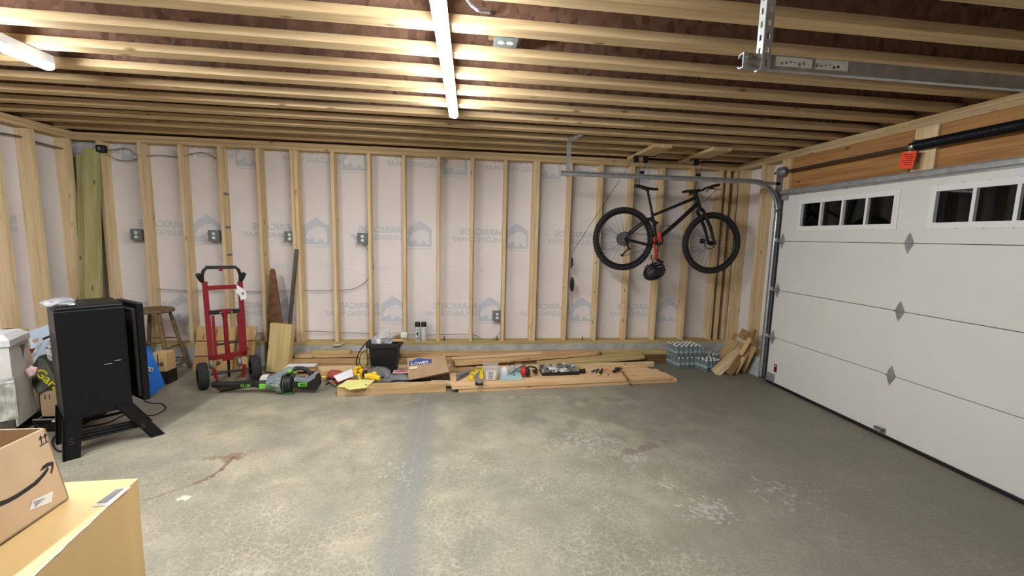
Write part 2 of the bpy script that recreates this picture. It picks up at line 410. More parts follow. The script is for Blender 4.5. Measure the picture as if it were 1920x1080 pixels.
    def crumple(s, c, size, mat, seed=1, sub=3, amt=.35):
        bm = bmesh.new(); bmesh.ops.create_icosphere(bm, subdivisions=sub, radius=1); rn = random.Random(seed); c = Vector(c)
        for v in bm.verts:
            k = 1+rn.uniform(-amt, amt); v.co = Vector((v.co.x*size[0]*k, v.co.y*size[1]*k, v.co.z*size[2]*k))+c
        return s.bm(bm, mat)
    def text(s, body, o, right, up, size, mat, off=None, fit=None, shear=0., bold=0.):
        """flat lettering; o = lower left corner; right/up = unit vectors; fit = total width"""
        vv, ff = glyphs(body, bold)
        if not vv: return s
        x0 = min(p[0] for p in vv); x1 = max(p[0] for p in vv)
        kx = size if fit is None else fit/(x1-x0)
        o = Vector(o); right = Vector(right).normalized(); up = Vector(up).normalized()
        return s.add([o+right*((p[0]-x0)*kx+shear*p[1]*size)+up*(p[1]*size) for p in vv], ff, mat)
    def build(s, name, mat=None, parent=None, smooth=None, loc=None, bevel=None):
        if mat is not None and not s.mats: s.mats = [mat]
        elif mat is not None and None in s.mats: s.mats[s.mats.index(None)] = mat
        W = WM[parent] if parent is not None else Matrix.Identity(4)
        if parent is None:
            if loc is None:
                xs = [p.x for p in s.v]; ys = [p.y for p in s.v]; zs = [p.z for p in s.v]
                loc = ((min(xs)+max(xs))/2, (min(ys)+max(ys))/2, min(zs))
            Wo = Matrix.Translation(loc)
        else: Wo = W
        inv = Wo.inverted()
        me = bpy.data.meshes.new(name); me.from_pydata([inv @ p for p in s.v], [], s.f)
        for mm in s.mats: me.materials.append(MATS[mm])
        for p, k, q in zip(me.polygons, s.m, s.sm):
            p.material_index = k; p.use_smooth = q
        o = bpy.data.objects.new(name, me); C.objects.link(o)
        if parent is not None: o.parent = parent; WM[o] = W.copy()
        else: o.matrix_world = Wo; WM[o] = Wo
        return o
GC = {}
def glyphs(body, bold=0.):
    if (body, bold) in GC: return GC[(body, bold)]
    cu = bpy.data.curves.new('t', 'FONT'); cu.body = body; cu.size = 1; cu.resolution_u = 3; cu.offset = bold
    ob = bpy.data.objects.new('t', cu); C.objects.link(ob)
    dg = bpy.context.evaluated_depsgraph_get(); ev = ob.evaluated_get(dg); me = ev.to_mesh()
    vv = [tuple(v.co) for v in me.vertices]; ff = [tuple(p.vertices) for p in me.polygons]
    ev.to_mesh_clear(); bpy.data.objects.remove(ob); bpy.data.curves.remove(cu)
    GC[(body, bold)] = (vv, ff); return vv, ff
def tag(o, label=None, cat=None, group=None, kind=None):
    if label: o['label'] = label
    if cat: o['category'] = cat
    if group: o['group'] = group
    if kind: o['kind'] = kind
    return o
def empty(name, loc, label=None, cat=None, group=None, kind=None, rz=0.):
    o = bpy.data.objects.new(name, None); C.objects.link(o); o.empty_display_size = .1
    M = Matrix.Translation(loc) @ Matrix.Rotation(rz, 4, 'Z'); o.matrix_world = M; WM[o] = M
    return tag(o, label, cat, group, kind)
def framed(name, a, b, w, t, up, mat, parent=None, bev=.0015, cut=None, trim=None):
    """a timber piece with its own axes (X = length) from a to b; w across, t along up"""
    a = Vector(a); b = Vector(b); x = (b-a).normalized(); up = Vector(up)
    y = up.cross(x); y.normalize(); z = x.cross(y); c = (a+b)/2; Ln = (b-a).length
    Wo = Matrix(((x.x,y.x,z.x,c.x),(x.y,y.y,z.y,c.y),(x.z,y.z,z.z,c.z),(0,0,0,1)))
    bm = bmesh.new(); bmesh.ops.create_cube(bm, size=1)
    for v in bm.verts:
        v.co = Vector((v.co.x*Ln, v.co.y*w, v.co.z*t))
        if cut and v.co.x*cut[0] > 0 and v.co.y*cut[1] > 0: v.co.x -= cut[2]*cut[0]
    if bev: bmesh.ops.bevel(bm, geom=bm.edges[:], offset=bev, segments=1, affect='EDGES')
    me = bpy.data.meshes.new(name); bm.to_mesh(me); bm.free(); me.materials.append(MATS[mat])
    o = bpy.data.objects.new(name, me); C.objects.link(o)
    W = WM[parent] if parent is not None else Matrix.Identity(4)
    if parent is not None: o.parent = parent
    o.matrix_basis = W.inverted() @ Wo; WM[o] = Wo
    return o
def copy_tree(o, parent=None):
    c = o.copy(); C.objects.link(c)
    if parent is not None: c.parent = parent
    for ch in list(o.children): copy_tree(ch, c)
    return c
# ================================================================== the room
XL, XR, DY, WY = -4.138, 3.60, 5.253, 5.393     # framing planes: left, right, back; wrap plane
ZS, ZT, ZC = .278, 2.532, 2.6166                # sill top, underside of top plates, underside of joists
YB = -3.2                                       # wall behind the camera
def struct(o, **k): o['kind'] = 'structure'; return o
b = MB(); b.box((XL-.3, YB-.2, -.15), (XR+.25, WY+.2, 0)); fl = struct(b.build('floor', 'concrete_floor', loc=(0,0,0)))
# control joint: a sawn line with a pale edge
b = MB(); b.bar((-.262, YB, .0006), (-.333, 4.9, .0006), .010, .0012, mat='groove_grey'); b.bar((-.262, YB, .0011), (-.333, 4.9, .0011), .0035, .0008, mat='groove_dark'); b.build('sawn_joint', None, fl)
b = MB(); P0 = V(112, 870, 'z', .0006); P1 = V(345, 808, 'z', .0006); b.bar(P0, P1, .005, .001, mat='groove_pale'); b.build('hairline_joint', None, fl)
# ---- back wall
wb = struct(MB().box((XL-.14, WY, 0), (XR+.14, WY+.06, 2.86), 'house_wrap').build('wall_back', None, loc=(0, WY, 0)))
MB().box((XL-.14, 5.235, 0), (XR+.1, WY-.002, .238), 'curb_concrete').build('foundation_curb', None, wb)
framed('sill_plate', (XL-.1, 5.325, .258), (XR+.1, 5.325, .258), .144, .04, (0,0,1), 'sill_treated', wb)
for z in (.0205, .0625): framed('top_plate', (XL-.1, 5.325, ZT+z), (XR+.1, 5.325, ZT+z), .143, .041, (0,0,1), 'plate_pine', wb)
framed('rim_board', (XL, WY-.03, 2.74), (XR, WY-.03, 2.74), .03, .24, (0,0,1), 'brown_board', wb)
SX = {}
for i in range(-5, 14):
    x = -1.8706+.4064*i-.019; SX[i] = x
    framed('stud', (x, 5.325, ZS), (x, 5.325, ZT), .038, .14, (0,1,0), 'stud_pine', wb)
for x in (SX[7]-.04, SX[0]-.041, 3.485, 3.60, 3.69):
    framed('stud', (x, 5.325, ZS), (x, 5.325, ZT), .038, .14, (0,1,0), 'stud_pine', wb)
# grade stamps on some stud sides and faces
b = MB()
for (u, v) in ((1005, 0),): pass
for i, zs in ((8, (1.36, .95, .55)), (9, (1.28, .9, .5)), (10, (1.27, .92, .52))):
    for z in zs: b.box((SX[i]-.0198, 5.262, z), (SX[i]-.0192, 5.30, z+.035), 'ink_grey')
for z in (2.0, 1.62, 1.3): b.box((SX[-2]+.0192, 5.272, z), (SX[-2]+.0198, 5.385, z+.03), 'ink_grey')
b.build('grade_stamps', None, wb)
# printed house wrap, seen from behind so that the lettering is mirrored
def wrap_print(b, cx, zc, bear=True, txt=True, y=WY-.0012):
    k = 1.0
    if bear:
        hp = [(-.148,-.16),(.148,-.16),(.148,.06),(0,.165),(-.148,.06)]
        b.sheet([(cx+p[0], y, zc+p[1]) for p in hp], 'wrap_logo')
        # standing bear seen in profile, head low on the left
        bp = [(-.128,-.085),(-.122,-.045),(-.1,-.018),(-.088,.004),(-.076,.022),(-.062,.012),(-.02,.045),(.03,.058),(.075,.046),(.105,.016),(.12,-.035),(.118,-.08),(.127,-.125),(.08,-.125),(.07,-.10),
              (.03,-.088),(.022,-.125),(-.022,-.125),(-.03,-.078),(-.06,-.068),(-.07,-.092),(-.098,-.1),(-.115,-.09)]
        b.sheet([(cx+p[0], y-.0006, zc+p[1]) for p in bp], 'wrap_bear')
        b.box((cx-.148, y-.0004, zc-.19), (cx+.148, y, zc-.184), 'wrap_logo')
    if txt:
        # right edge of the mirrored words lies next to the emblem
        b.text('BARRICADE', (cx-.17, y, zc+.005), (-1,0,0), (0,0,1), .105, 'wrap_letters', fit=.56, bold=.03)
        b.text('BUILDING WRAP', (cx-.17, y, zc-.085), (-1,0,0), (0,0,1), .088, 'wrap_letters', fit=.66, bold=.02, shear=-.2)
b = MB()
for k in range(-1, 6): wrap_print(b, -2.947+1.224*k, 1.615)
for k in range(-1, 6): wrap_print(b, -2.05+1.222*k-1.222+1.222*0, .665)
for k in range(-1, 5): wrap_print(b, -2.45+1.19*k, 2.51)
for k in range(0, 6):
    for q in range(3): b.box((-2.2+1.224*k, WY-.0016, 1.20-.022*q), (-2.2+1.224*k+.13-.03*q, WY-.0012, 1.204-.022*q), 'wrap_letters')
b.build('wrap_print', None, wb)
# ---- left wall
wl = struct(MB().box((XL-.2, YB, 0), (XL-.14, WY, 2.86), 'house_wrap').build('wall_left', None, loc=(XL-.14, 0, 0)))
MB().box((XL-.138, YB, 0), (XL+.02, 5.23, .238), 'curb_concrete').build('foundation_curb', None, wl)
framed('sill_plate', (XL-.07, YB, .258), (XL-.07, 5.25, .258), .144, .04, (0,0,1), 'sill_treated', wl)
for z in (.0205, .0625): framed('top_plate', (XL-.07, YB, ZT+z), (XL-.07, 5.25, ZT+z), .143, .041, (0,0,1), 'plate_pine', wl)
for y in [5.19, 4.79, 4.465, 4.06] + [3.65-.4064*i for i in range(16)]:
    framed('stud', (XL-.07, y, ZS), (XL-.07, y, ZT), .038, .14, (1,0,0), 'stud_pine', wl)
b = MB()
for k in range(-3, 3):
    y = 4.9+1.2*k; x = XL-.1385
    b.text('BARRICADE', (x, y-.2, 1.62), (0,-1,0), (0,0,1), .105, 'wrap_letters', fit=.56, bold=.03); b.text('BUILDING WRAP', (x, y-.2, 1.53), (0,-1,0), (0,0,1), .088, 'wrap_letters', fit=.66, bold=.02)
b.build('wrap_print', None, wl)
# ---- right wall around the garage door
DY0, DY1, DZ = 1.58, 4.352, 2.17
wr = struct(MB().box((XR+.145, DY1-.02, 0), (XR+.2, WY, 2.86), 'house_wrap').box((XR+.145, YB, 0), (XR+.2, DY0+.02, 2.86), 'house_wrap').box((XR+.145, DY0+.02, 2.15), (XR+.2, DY1-.02, 2.86), 'house_wrap').build('wall_right', None, loc=(XR+.14, 0, 0)))
MB().box((XR-.02, DY1+.07, 0), (XR+.14, 5.23, .238), 'curb_concrete').box((XR-.02, YB, 0), (XR+.14, DY0-.1, .238), 'curb_concrete').build('foundation_curb', None, wr)
framed('sill_plate', (XR+.07, DY1+.07, .258), (XR+.07, 5.25, .258), .144, .04, (0,0,1), 'sill_treated', wr)
for z in (.0205, .0625): framed('top_plate', (XR+.0705, YB, ZT+z), (XR+.0705, 5.25, ZT+z), .143, .041, (0,0,1), 'plate_pine', wr)
for y in (5.2, 4.79, DY0-.12, DY0-.5, DY0-.9, DY0-1.3, DY0-1.7, DY0-2.1):
    framed('stud', (XR+.07, y, ZS), (XR+.07, y, ZT), .038, .14, (1,0,0), 'stud_pine', wr)
framed('jamb_post', (XR+.05, 4.43, .24), (XR+.05, 4.43, ZT-.0), .045, .12, (1,0,0), 'clean_pine', wr)
framed('jamb_board', (XR-.012, 4.385, 2.17), (XR-.012, 4.385, ZT), .115, .036, (1,0,0), 'clean_pine', wr)
framed('spring_pad', (XR-.012, 2.965, DZ-.02), (XR-.012, 2.965, ZT), .165, .036, (1,0,0), 'clean_pine', wr)
framed('header_beam', (XR+.05, YB+1.2, 2.335), (XR+.05, 4.40, 2.335), .10, .392, (0,0,1), 'header_lumber', wr)
#framed('header_strip', (XR+.02, DY0, 2.495), (XR+.02, 4.33, 2.495), .06, .07, (0,0,1), 'header_lumber', wr)
# ---- wall behind the camera
struct(MB().box((XL-.2, YB-.06, 0), (XR+.2, YB, 2.86), 'house_wrap').build('wall_front', None, loc=(0, YB, 0)))
# ---- ceiling: subfloor deck on I-joists
ce = struct(MB().box((XL-.2, YB, 2.857), (XR+.2, WY+.06, 2.88), 'osb').build('ceiling', None, loc=(0, 0, 2.857)))
for k in range(-17, 10):
    y = 2.278+.3172*k-.0454
    f = framed('joist_flange', (XL-.1, y, ZC+.0229), (XR+.1, y, ZC+.0229), .0915, .0455, (0,0,1), 'flange_pine', ce)
    MB().box((XL-.1, y-.006, ZC+.0458), (XR+.1, y+.006, 2.82), 'osb').build('joist_web', None, ce)
    framed('joist_flange', (XL-.1, y, 2.838), (XR+.1, y, 2.838), .0907, .036, (0,0,1), 'flange_pine', ce, bev=0)
for x, w_ in ((XR+.12, wr), (XL-.12, wl)):
    framed('rim_board', (x, YB, 2.738), (x, WY, 2.738), .03, .238, (0,0,1), 'brown_board', w_)
# ================================================================== garage door
dr = empty('door_1', (3.58, 2.97, 0), kind='structure')
XD = 3.557
SZ = [.03, .5395, 1.0805, 1.6315, 2.172]
wins = [(3.085, 4.125), (1.82, 2.86)]
WZ0, WZ1 = 1.745, 2.065
for k in range(4):
    z0, z1 = SZ[k]+.0025, SZ[k+1]-.0025
    b = MB()
    if k < 3: b.rbox((XD, DY0, z0), (XD+.045, DY1, z1), .003, 'door_white')
    else:
        ys = [DY0, wins[1][0]+.03, wins[1][1]-.03, wins[0][0]+.03, wins[0][1]-.03, DY1]
        b.box((XD, DY0, z0), (XD+.045, DY1, WZ0+.03), 'door_white'); b.box((XD, DY0, WZ1-.03), (XD+.045, DY1, z1), 'door_white')
        for j in (0, 2, 4): b.box((XD, ys[j], WZ0+.03), (XD+.045, ys[j+1], WZ1-.03), 'door_white')
    b.build('door_section', None, dr)
for (y0, y1) in wins:
    b = MB(); x0 = XD-.012
    # raised outer frame, inner frame and three muntins
    for (a, c_, zz0, zz1, xx) in ((y0, y1, WZ0, WZ0+.022, x0+.004), (y0, y1, WZ1-.022, WZ1, x0+.004)): b.box((xx, a, zz0), (XD+.02, c_, zz1))
    for (a, c_) in ((y0, y0+.022), (y1-.022, y1)): b.box((x0+.004, a, WZ0+.022), (XD+.02, c_, WZ1-.022))
    i0, i1, k0, k1 = y0+.022, y1-.022, WZ0+.022, WZ1-.022
    b.box((x0, i0, k0), (XD+.03, i1, k0+.022)); b.box((x0, i0, k1-.022), (XD+.03, i1, k1))
    b.box((x0, i0, k0+.022), (XD+.03, i0+.022, k1-.022)); b.box((x0, i1-.022, k0+.022), (XD+.03, i1, k1-.022))
    j0, j1 = i0+.022, i1-.022; wp = (j1-j0)/4
    for q in (1, 2, 3): b.box((x0+.004, j0+wp*q-.011, k0+.022), (XD+.028, j0+wp*q+.011, k1-.022))
    w = b.build('window', 'window_white', dr)
    for q in range(4): MB().box((XD+.018, j0+wp*q+.011*(q > 0), k0+.022), (XD+.022, j0+wp*(q+1)-.011*(q < 3), k1-.022)).build('pane', 'pane_glass', w)
    b = MB()
    for q in range(7):
        yy = y0+.04+(y1-y0-.08)*q/6
        for zz in (WZ0-.002, WZ1+.002): b.cyl((XD-.002, yy, zz), (XD+.001, yy, zz), .004, n=8)
    b.build('screw_heads', 'galvanised_dull', w)
MB().rbox((XD-.002, DY0, 0.0), (XD+.05, DY1, .034), .006).build('bottom_seal', 'black_plastic', dr)
# stiffening strut along the top
pr_ = [(XD, 2.168), (XD-.008, 2.172), (XD-.012, 2.178), (XD-.05, 2.178), (XD-.05, 2.214), (XD-.012, 2.214), (XD-.008, 2.222), (XD, 2.226)]
b = MB(); b.prism([(x, DY0, z-.02) for x, z in [(XD, 2.145), (XD-.006, 2.145), (XD-.008, 2.160), (XD-.055, 2.165), (XD-.058, 2.195), (XD-.012, 2.200), (XD-.008, 2.215), (XD, 2.215)]], (0, DY1-DY0, 0)); b.build('strut', 'galvanised', dr)
def diamond(b, y, z, x=XD-.004):
    pts = [(0,.085),(.018,.055),(.03,.02),(.032,0),(.028,-.02),(.016,-.055),(0,-.085),(-.014,-.055),(-.032,-.02),(-.04,0),(-.032,.02),(-.016,.055)]
    b.prism([(x, y+p[0], z+p[1]) for p in pts], (.004, 0, 0)); b.cyl((x-.006, y-.034, z), (x-.006, y+.036, z), .007, n=10)
    for zz in (.05, .03, -.03, -.05): b.cyl((x-.004, y, z+zz), (x, y, z+zz), .006, n=8)
for k in (1, 2, 3):
    b = MB(); diamond(b, 2.972, SZ[k]); b.build('hinge', 'galvanised', dr)
    for yy, s in ((DY1-.04, 1), (DY0+.04, -1)):
        b = MB(); diamond(b, yy, SZ[k]); b.box((XD-.03, yy-.015, SZ[k]-.012), (XD-.004, yy+.03, SZ[k]+.02)); h = b.build('hinge', 'galvanised', dr)
        MB().cyl((XD-.026, yy, SZ[k]+.012), (XD-.026, yy+s*.07, SZ[k]+.012), .005, 'chrome').cyl((XD-.026, yy+s*.06, SZ[k]+.012), (XD-.026, yy+s*.075, SZ[k]+.012), .02, 'white_plastic').build('roller', None, h)
b = MB(); b.box((XD-.03, DY1-.07, 2.08), (XD, DY1-.01, 2.13)); b.box((XD-.05, DY1-.045, 2.085), (XD-.03, DY1-.02, 2.125)); b.build('top_roller_bracket', 'galvanised', dr)
MB().box((XD-.008, DY1-.13, .035), (XD-.001, DY1-.005, .13)).build('bottom_bracket', 'galvanised', dr)
MB().box((XD-.0015, DY1-.15, .155), (XD-.0005, DY1-.105, .25), 'sticker_red').box((XD-.002, DY1-.143, .19), (XD-.0015, DY1-.112, .20), 'ink_black').box((XD-.002, DY1-.14, .222), (XD-.0015, DY1-.115, .235), 'sticker').build('warning_sticker', None, dr)
b = MB(); b.box((XD-.004, 2.95, .03), (XD, 3.02, .085)); b.box((XD-.05, 2.955, .082), (XD-.002, 3.015, .088)); b.box((XD-.05, 2.955, .06), (XD-.046, 3.015, .088)); b.build('lift_handle', 'galvanised', dr)
# ---- tracks
def sweep(b, path, prof, mat=None):
    """path: (x,z) points; prof: closed polygon (n, y) with n across the path in the x-z plane"""
    rings = []
    for i, p in enumerate(path):
        a = path[max(i-1, 0)]; c_ = path[min(i+1, len(path)-1)]
        t = Vector((c_[0]-a[0], 0, c_[1]-a[1])).normalized(); n = Vector((-t.z, 0, t.x))
        rings.append([Vector((p[0], 0, p[1]))+n*q[0]+Vector((0, q[1], 0)) for q in prof])
    k = len(prof); vv = [p for r in rings for p in r]
    ff = [(i*k+j, i*k+(j+1) % k, (i+1)*k+(j+1) % k, (i+1)*k+j) for i in range(len(rings)-1) for j in range(k)]
    ff += [tuple(range(k))[::-1], tuple(range(len(vv)-k, len(vv)))]
    b.add(vv, ff, mat)
def slotted(b, a, c_, w, nrm, mat='galvanised', t=.0025, step=.045):
    """perforated angle iron from a to c_: two ladder-like flanges"""
    a = Vector(a); c_ = Vector(c_); x = (c_-a).normalized(); Ln = (c_-a).length
    n1 = Vector(nrm); n1 = (n1-x*n1.dot(x)).normalized(); n2 = x.cross(n1)
    for d1, d2 in ((n1, n2), (n2, n1)):
        e = w*.34
        b.bar(a+d1*e/2, c_+d1*e/2, e, t, d2, mat); b.bar(a+d1*(w-e/2), c_+d1*(w-e/2), e, t, d2, mat)
        k = int(Ln/step)
        for i in range(k+1):
            p = a+x*(Ln*i/max(k, 1)); q0 = max(0, (p-a).length-step*.28); q1 = min(Ln, (p-a).length+step*.28)
            b.bar(a+x*q0+d1*w/2, a+x*q1+d1*w/2, w*.34, t, d2, mat)
def track(name, y, s, label, bend, rough):
    """s = +1: channel opens towards +y"""
    t = empty(name, (3.5, y, 0), label, 'door track')
    R = .33; zt = 2.275; xv = XD-.028
    prof = [(-.026,0),(-.026,.022*s),(-.020,.030*s),(-.014,.030*s),(-.014,.027*s),(-.019,.027*s),(-.023,.021*s),(-.023,.003*s),(.023,.003*s),(.023,.021*s),(.019,.027*s),(.014,.027*s),(.014,.030*s),(.020,.030*s),(.026,.022*s),(.026,0)]
    prof = [(n, y+yy) for n, yy in prof]
    hp = [(1.03, zt), (2.0, zt), (xv-R, zt)] + [(xv-R+R*math.sin(q), zt-R+R*math.cos(q)) for q in [PI/2*i/14 for i in range(1, 14)]]
    b = MB(); sweep(b, hp, prof); b.build('horizontal_track', 'galvanised', t)
    b = MB(); sweep(b, [(xv, zt-R), (xv, 1.2), (xv, .05)], prof); b.build('vertical_track', 'galvanised', t)
    b = MB()
    # mounting angle from floor to above the curve, standing between track and jamb
    b.box((XD-.058, y-.002*s-.001, .02), (XR-.002, y-.002*s+.001, 2.2)); b.box((XR-.006, min(y, y+.04*s), .02), (XR-.003, max(y, y+.04*s), 2.2))
    b.box((XD-.07, y-.004*s-.0015, 2.0), (XR-.005, y-.004*s+.0015, 2.42))
    b.bar((2.98, y-.004*s, zt), (XR-.06, y-.004*s, zt-.01), .003, .03, (0,0,1))
    b.build('jamb_bracket', 'galvanised_dull', t)
    b = MB(); slotted(b, (1.10, y-.006*s, zt-.03), (1.10, y-.006*s, 2.615), .034, (1, 0, 0))
    if bend: slotted(b, (1.10, y-.006*s, 2.60), (1.16, y-.26, 2.612), .034, (1, 0, 0))
    b.build('slotted_hanger', 'galvanised', t)
    MB().cyl((1.05, y-.012*s, zt+.012), (1.05, y+.004*s, zt+.012), .009, 'chrome', 6).cyl((1.05, y-.012*s, zt-.012), (1.05, y+.004*s, zt-.012), .007, 'chrome', 6).build('bolt', None, t)
    return t
tf = track('door_track', 4.405, -1, 'galvanised curved overhead door track hung in front of the bicycle', True, 0)
tn = track('door_track', 1.53, 1, 'galvanised door track high in the near corner, with a torn paper sticker', False, 0)
b = MB(); b.box((1.16, 1.5285, 2.262), (1.31, 1.5297, 2.296), 'sticker'); b.box((1.325, 1.5285, 2.262), (1.46, 1.5297, 2.298), 'sticker'); b.box((1.40, 1.528, 2.268), (1.445, 1.5286, 2.288), 'outlet_white')
for k in range(14): b.box((1.18+.018*k, 1.528, 2.268+.004*(k % 4)), (1.19+.018*k, 1.5286, 2.277+.003*(k % 3)), 'ink_grey')
b.build('paper_sticker', None, tn)
# ---- torsion shaft, drum, spring
ts = empty('torsion_spring_shaft', (3.5, 2.97, 2.385), 'steel shaft with black coiled torsion spring over the garage door', 'garage door spring')
XS, ZSH = 3.515, 2.386
MB().cyl((XS, 1.3, ZSH), (XS, 4.47, ZSH), .0125).build('shaft', 'dark_steel', ts)
b = MB(); b.lathe([(.0, 0), (.05, 0), (.055, .006), (.046, .012), (.046, .05), (.056, .058), (.05, .066), (.02, .07), (.02, .09), (0, .09)], (XS, 4.40, ZSH), (0,-1,0)); b.build('cable_drum', 'galvanised_dull', ts)
b = MB(); b.lathe([(.0, 0), (.028, 0), (.034, .01), (.034, .035), (.022, .05), (0, .05)], (XS, 3.03, ZSH), (0,-1,0)); b.cyl((XS-.035, 3.0, ZSH+.01), (XS-.02, 3.0, ZSH+.006), .008, 'chrome'); b.build('winding_cone', 'galvanised_dull', ts)
b = MB(); pts = []
for i in range(150*10):
    q = 2*PI*i/10; pts.append((XS+.034*math.cos(q), 2.98-.0085*i/10, ZSH+.034*math.sin(q)))
b.tube(pts, .0046, n=5); b.cyl((XS, 2.98, ZSH), (XS, 1.72, ZSH), .0325, 'spring_black', 20); b.build('coil_spring', 'spring_black', ts)
MB().box((XS-.02, 3.0, ZSH-.12), (XR-.03, 3.004, ZSH+.05)).build('end_bracket', 'galvanised_dull', ts)
b = MB(); M = Matrix.Translation((XS-.03, 3.0, ZSH-.04)) @ Matrix.Rotation(math.radians(8), 4, 'X')
b.box((0, -.055, -.13), (.0012, .055, 0), 'orange_tag', M)
for k in range(6): b.box((-.0006, -.04, -.025-.016*k), (0, .04-.012*(k % 3), -.020-.016*k), 'sticker_red', M)
b.box((-.0006, -.012, -.008), (0, .014, -.002), 'sticker', M); b.build('warning_tag', None, ts)
# ================================================================== lamps
def lamp(x, y0, y1, zb, label, sk_=0.):
    o = empty('ceiling_strip_light', (x, (y0+y1)/2, zb), label, 'ceiling light', 'linked strip lights under the joists')
    D_ = Vector((sk_*(y1-y0), y1-y0, 0)); x0 = x+sk_*(y0-y1)/1.0; zt_ = zb+.036
    pr = lambda b, pts, a_, c_, m_: b.prism([(x0+p[0]+sk_*(a_-y0), a_, p[1]) for p in pts], (sk_*(c_-a_), c_-a_, 0), m_)
    b = MB(); pr(b, [(-.030, ZC), (-.034, zt_), (.034, zt_), (.030, ZC)], y0, y1, 'white_plastic'); b.build('housing', None, o)
    n = 8; prof = [(.032, zt_)]+[(.032*math.cos(PI*i/n), zb+.016-.016*math.sin(PI*i/n)) for i in range(n+1)]+[(-.032, zt_)]
    b = MB(); pr(b, prof, y0+.005, y1-.005, 'lamp_diffuser'); b.build('diffuser', None, o)
    for yy in (y0, y1-.004):
        b = MB(); pr(b, [(p[0]*1.08, p[1]-(.001 if p[1] < zt_ else 0)) for p in prof], yy, yy+.004, 'white_plastic'); b.build('end_cap', None, o)
    return o
LS = .024
lamp(-.059, 2.29, 3.53, 2.532, 'white strip light above the back half of the floor, far end of its row', LS)
lamp(-.059-.03, 1.045, 2.285, 2.532, 'white strip light cut off by the top edge, end to end with the far one', LS)
lamp(-2.465, 1.76, 3.0, 2.532, 'white strip light under the joists over the black smoker cabinet')
lamp(-2.465, .515, 1.755, 2.532, 'white strip light next in the row over the cardboard boxes')
w = bpy.data.worlds.new('night'); bpy.context.scene.world = w; w.use_nodes = True
w.node_tree.nodes['Background'].inputs[0].default_value = (.5, .6, .9, 1); w.node_tree.nodes['Background'].inputs[1].default_value = .004
# ================================================================== wiring on the walls
def outlet(p, label, face=(0,-1,0), name='outlet_box', pair=None, flip=False):
    o = empty(name, p, label, 'power outlet', 'grey metal outlet boxes')
    p = Vector(p); fx = Vector((1,0,0)) if face[2] == 0 else Vector((1,0,0)); n = Vector(face); up = fx.cross(n)*-1 if face[2] == 0 else Vector((0,1,0))
    if face[2] == 0: up = Vector((0,0,1))
    def bx(b, x0, x1, z0, z1, d0, d1, mat=None, r=0):
        M = Matrix(((fx.x, up.x, n.x, p.x), (fx.y, up.y, n.y, p.y), (fx.z, up.z, n.z, p.z), (0,0,0,1)))
        if M.to_3x3().determinant() < 0:
            lo, hi = (x0, z0, d0), (x1, z1, d1)
        (b.rbox((x0, z0, d0), (x1, z1, d1), r, mat, M) if r else b.box((x0, z0, d0), (x1, z1, d1), mat, M))
    w, hh = (.057, .062) if not flip else (.062, .057)
    b = MB(); bx(b, -w, w, -hh, hh, -.05, 0, 'box_grey', .006); b.build('box', None, o)
    b = MB(); bx(b, -w-.003, w+.003, -hh-.003, hh+.003, 0, .006, 'box_grey', .003); b.build('cover_plate', None, o)
    for s in (-1, 1):
        b = MB()
        cx, cz = (0, .024*s) if not flip else (.024*s, 0)
        q = [(cx+.019*math.cos(a), cz+.017*math.sin(a)) for a in [2*PI*k/16 for k in range(16)]]
        b.prism([p+fx*a+up*c_+n*.006 for a, c_ in q], n*.003, 'outlet_white')
        for sx in (-.006, .006): bx(b, cx+sx-.001, cx+sx+.001, cz-.003, cz+.006, .0088, .0094, 'ink_black')
        b.build('receptacle', None, o)
    return o
ob = []
for (u, v, lab) in ((257, 440, 'grey outlet box on the stud next to the leaning green boards'), (402, 442, 'grey outlet box above the red hand truck'),
                    (544, 444, 'grey outlet box at the top of the leaning steel bar'), (680, 447, 'grey outlet box with a cable drooping from it, above the black bin'),
                    (932, 592, 'low grey outlet box just above the sill plate')):
    p = V(u, v, 'y', 5.31); ob.append(outlet((p.x, 5.30, p.z), lab))
p = V(948, 78, 'z', 2.655); co_ = outlet((p.x, p.y, 2.655), 'grey outlet box fixed between the ceiling joists beside the strip light', (0,0,-1), 'ceiling_outlet_box', flip=True)
MB().box((p.x-.09, p.y-.055, 2.68), (p.x+.09, p.y+.055, 2.82)).build('mounting_block', 'brown_board', co_)
def cable(name, pts, r, mat, label, cat, group=None):
    b = MB(); P = [Vector(q) for q in pts]
    # Catmull-Rom smoothing
    out = []
    for i in range(len(P)-1):
        a = P[max(i-1, 0)]; b0 = P[i]; c0 = P[i+1]; d0 = P[min(i+2, len(P)-1)]
        for k in range(6):
            t = k/6; out.append(.5*((2*b0)+(c0-a)*t+(2*a-5*b0+4*c0-d0)*t*t+(3*b0-a-3*c0+d0)*t**3))
    out.append(P[-1]); b.tube(out, r, mat, 6)
    return tag(b.build(name, mat), label, cat, group)
def W(u, v, y=5.33): return V(u, v, 'y', y)
cg = 'grey wiring run through the studs'
cable('electrical_cable', [W(290, 541), W(350, 545), W(420, 546), W(490, 547), W(560, 544), W(600, 545), W(655, 543), W(678, 534), W(692, 520), W(700, 500), W(690, 470), W(683, 458, 5.3)], .0045, 'cable_grey', 'grey cable run level through the studs, rising to the outlet above the bin', 'cable', cg)
cable('electrical_cable', [W(340, 623), W(420, 625), W(500, 624), W(580, 621), W(650, 624), W(720, 626), W(790, 628), W(880, 627), W(900, 634), W(915, 638), W(930, 632), W(939, 618), W(937, 604, 5.3)], .0045, 'cable_grey', 'grey cable run low along the wall, looping up to the low outlet', 'cable', cg)
cable('electrical_cable', [W(196, 283, 5.29), W(215, 280), W(240, 279), W(258, 292), W(300, 291), W(335, 295), W(345, 293), W(380, 286), W(405, 298)], .0045, 'cable_shadow', 'grey cable arching between the studs near the top of the wall', 'cable', cg)
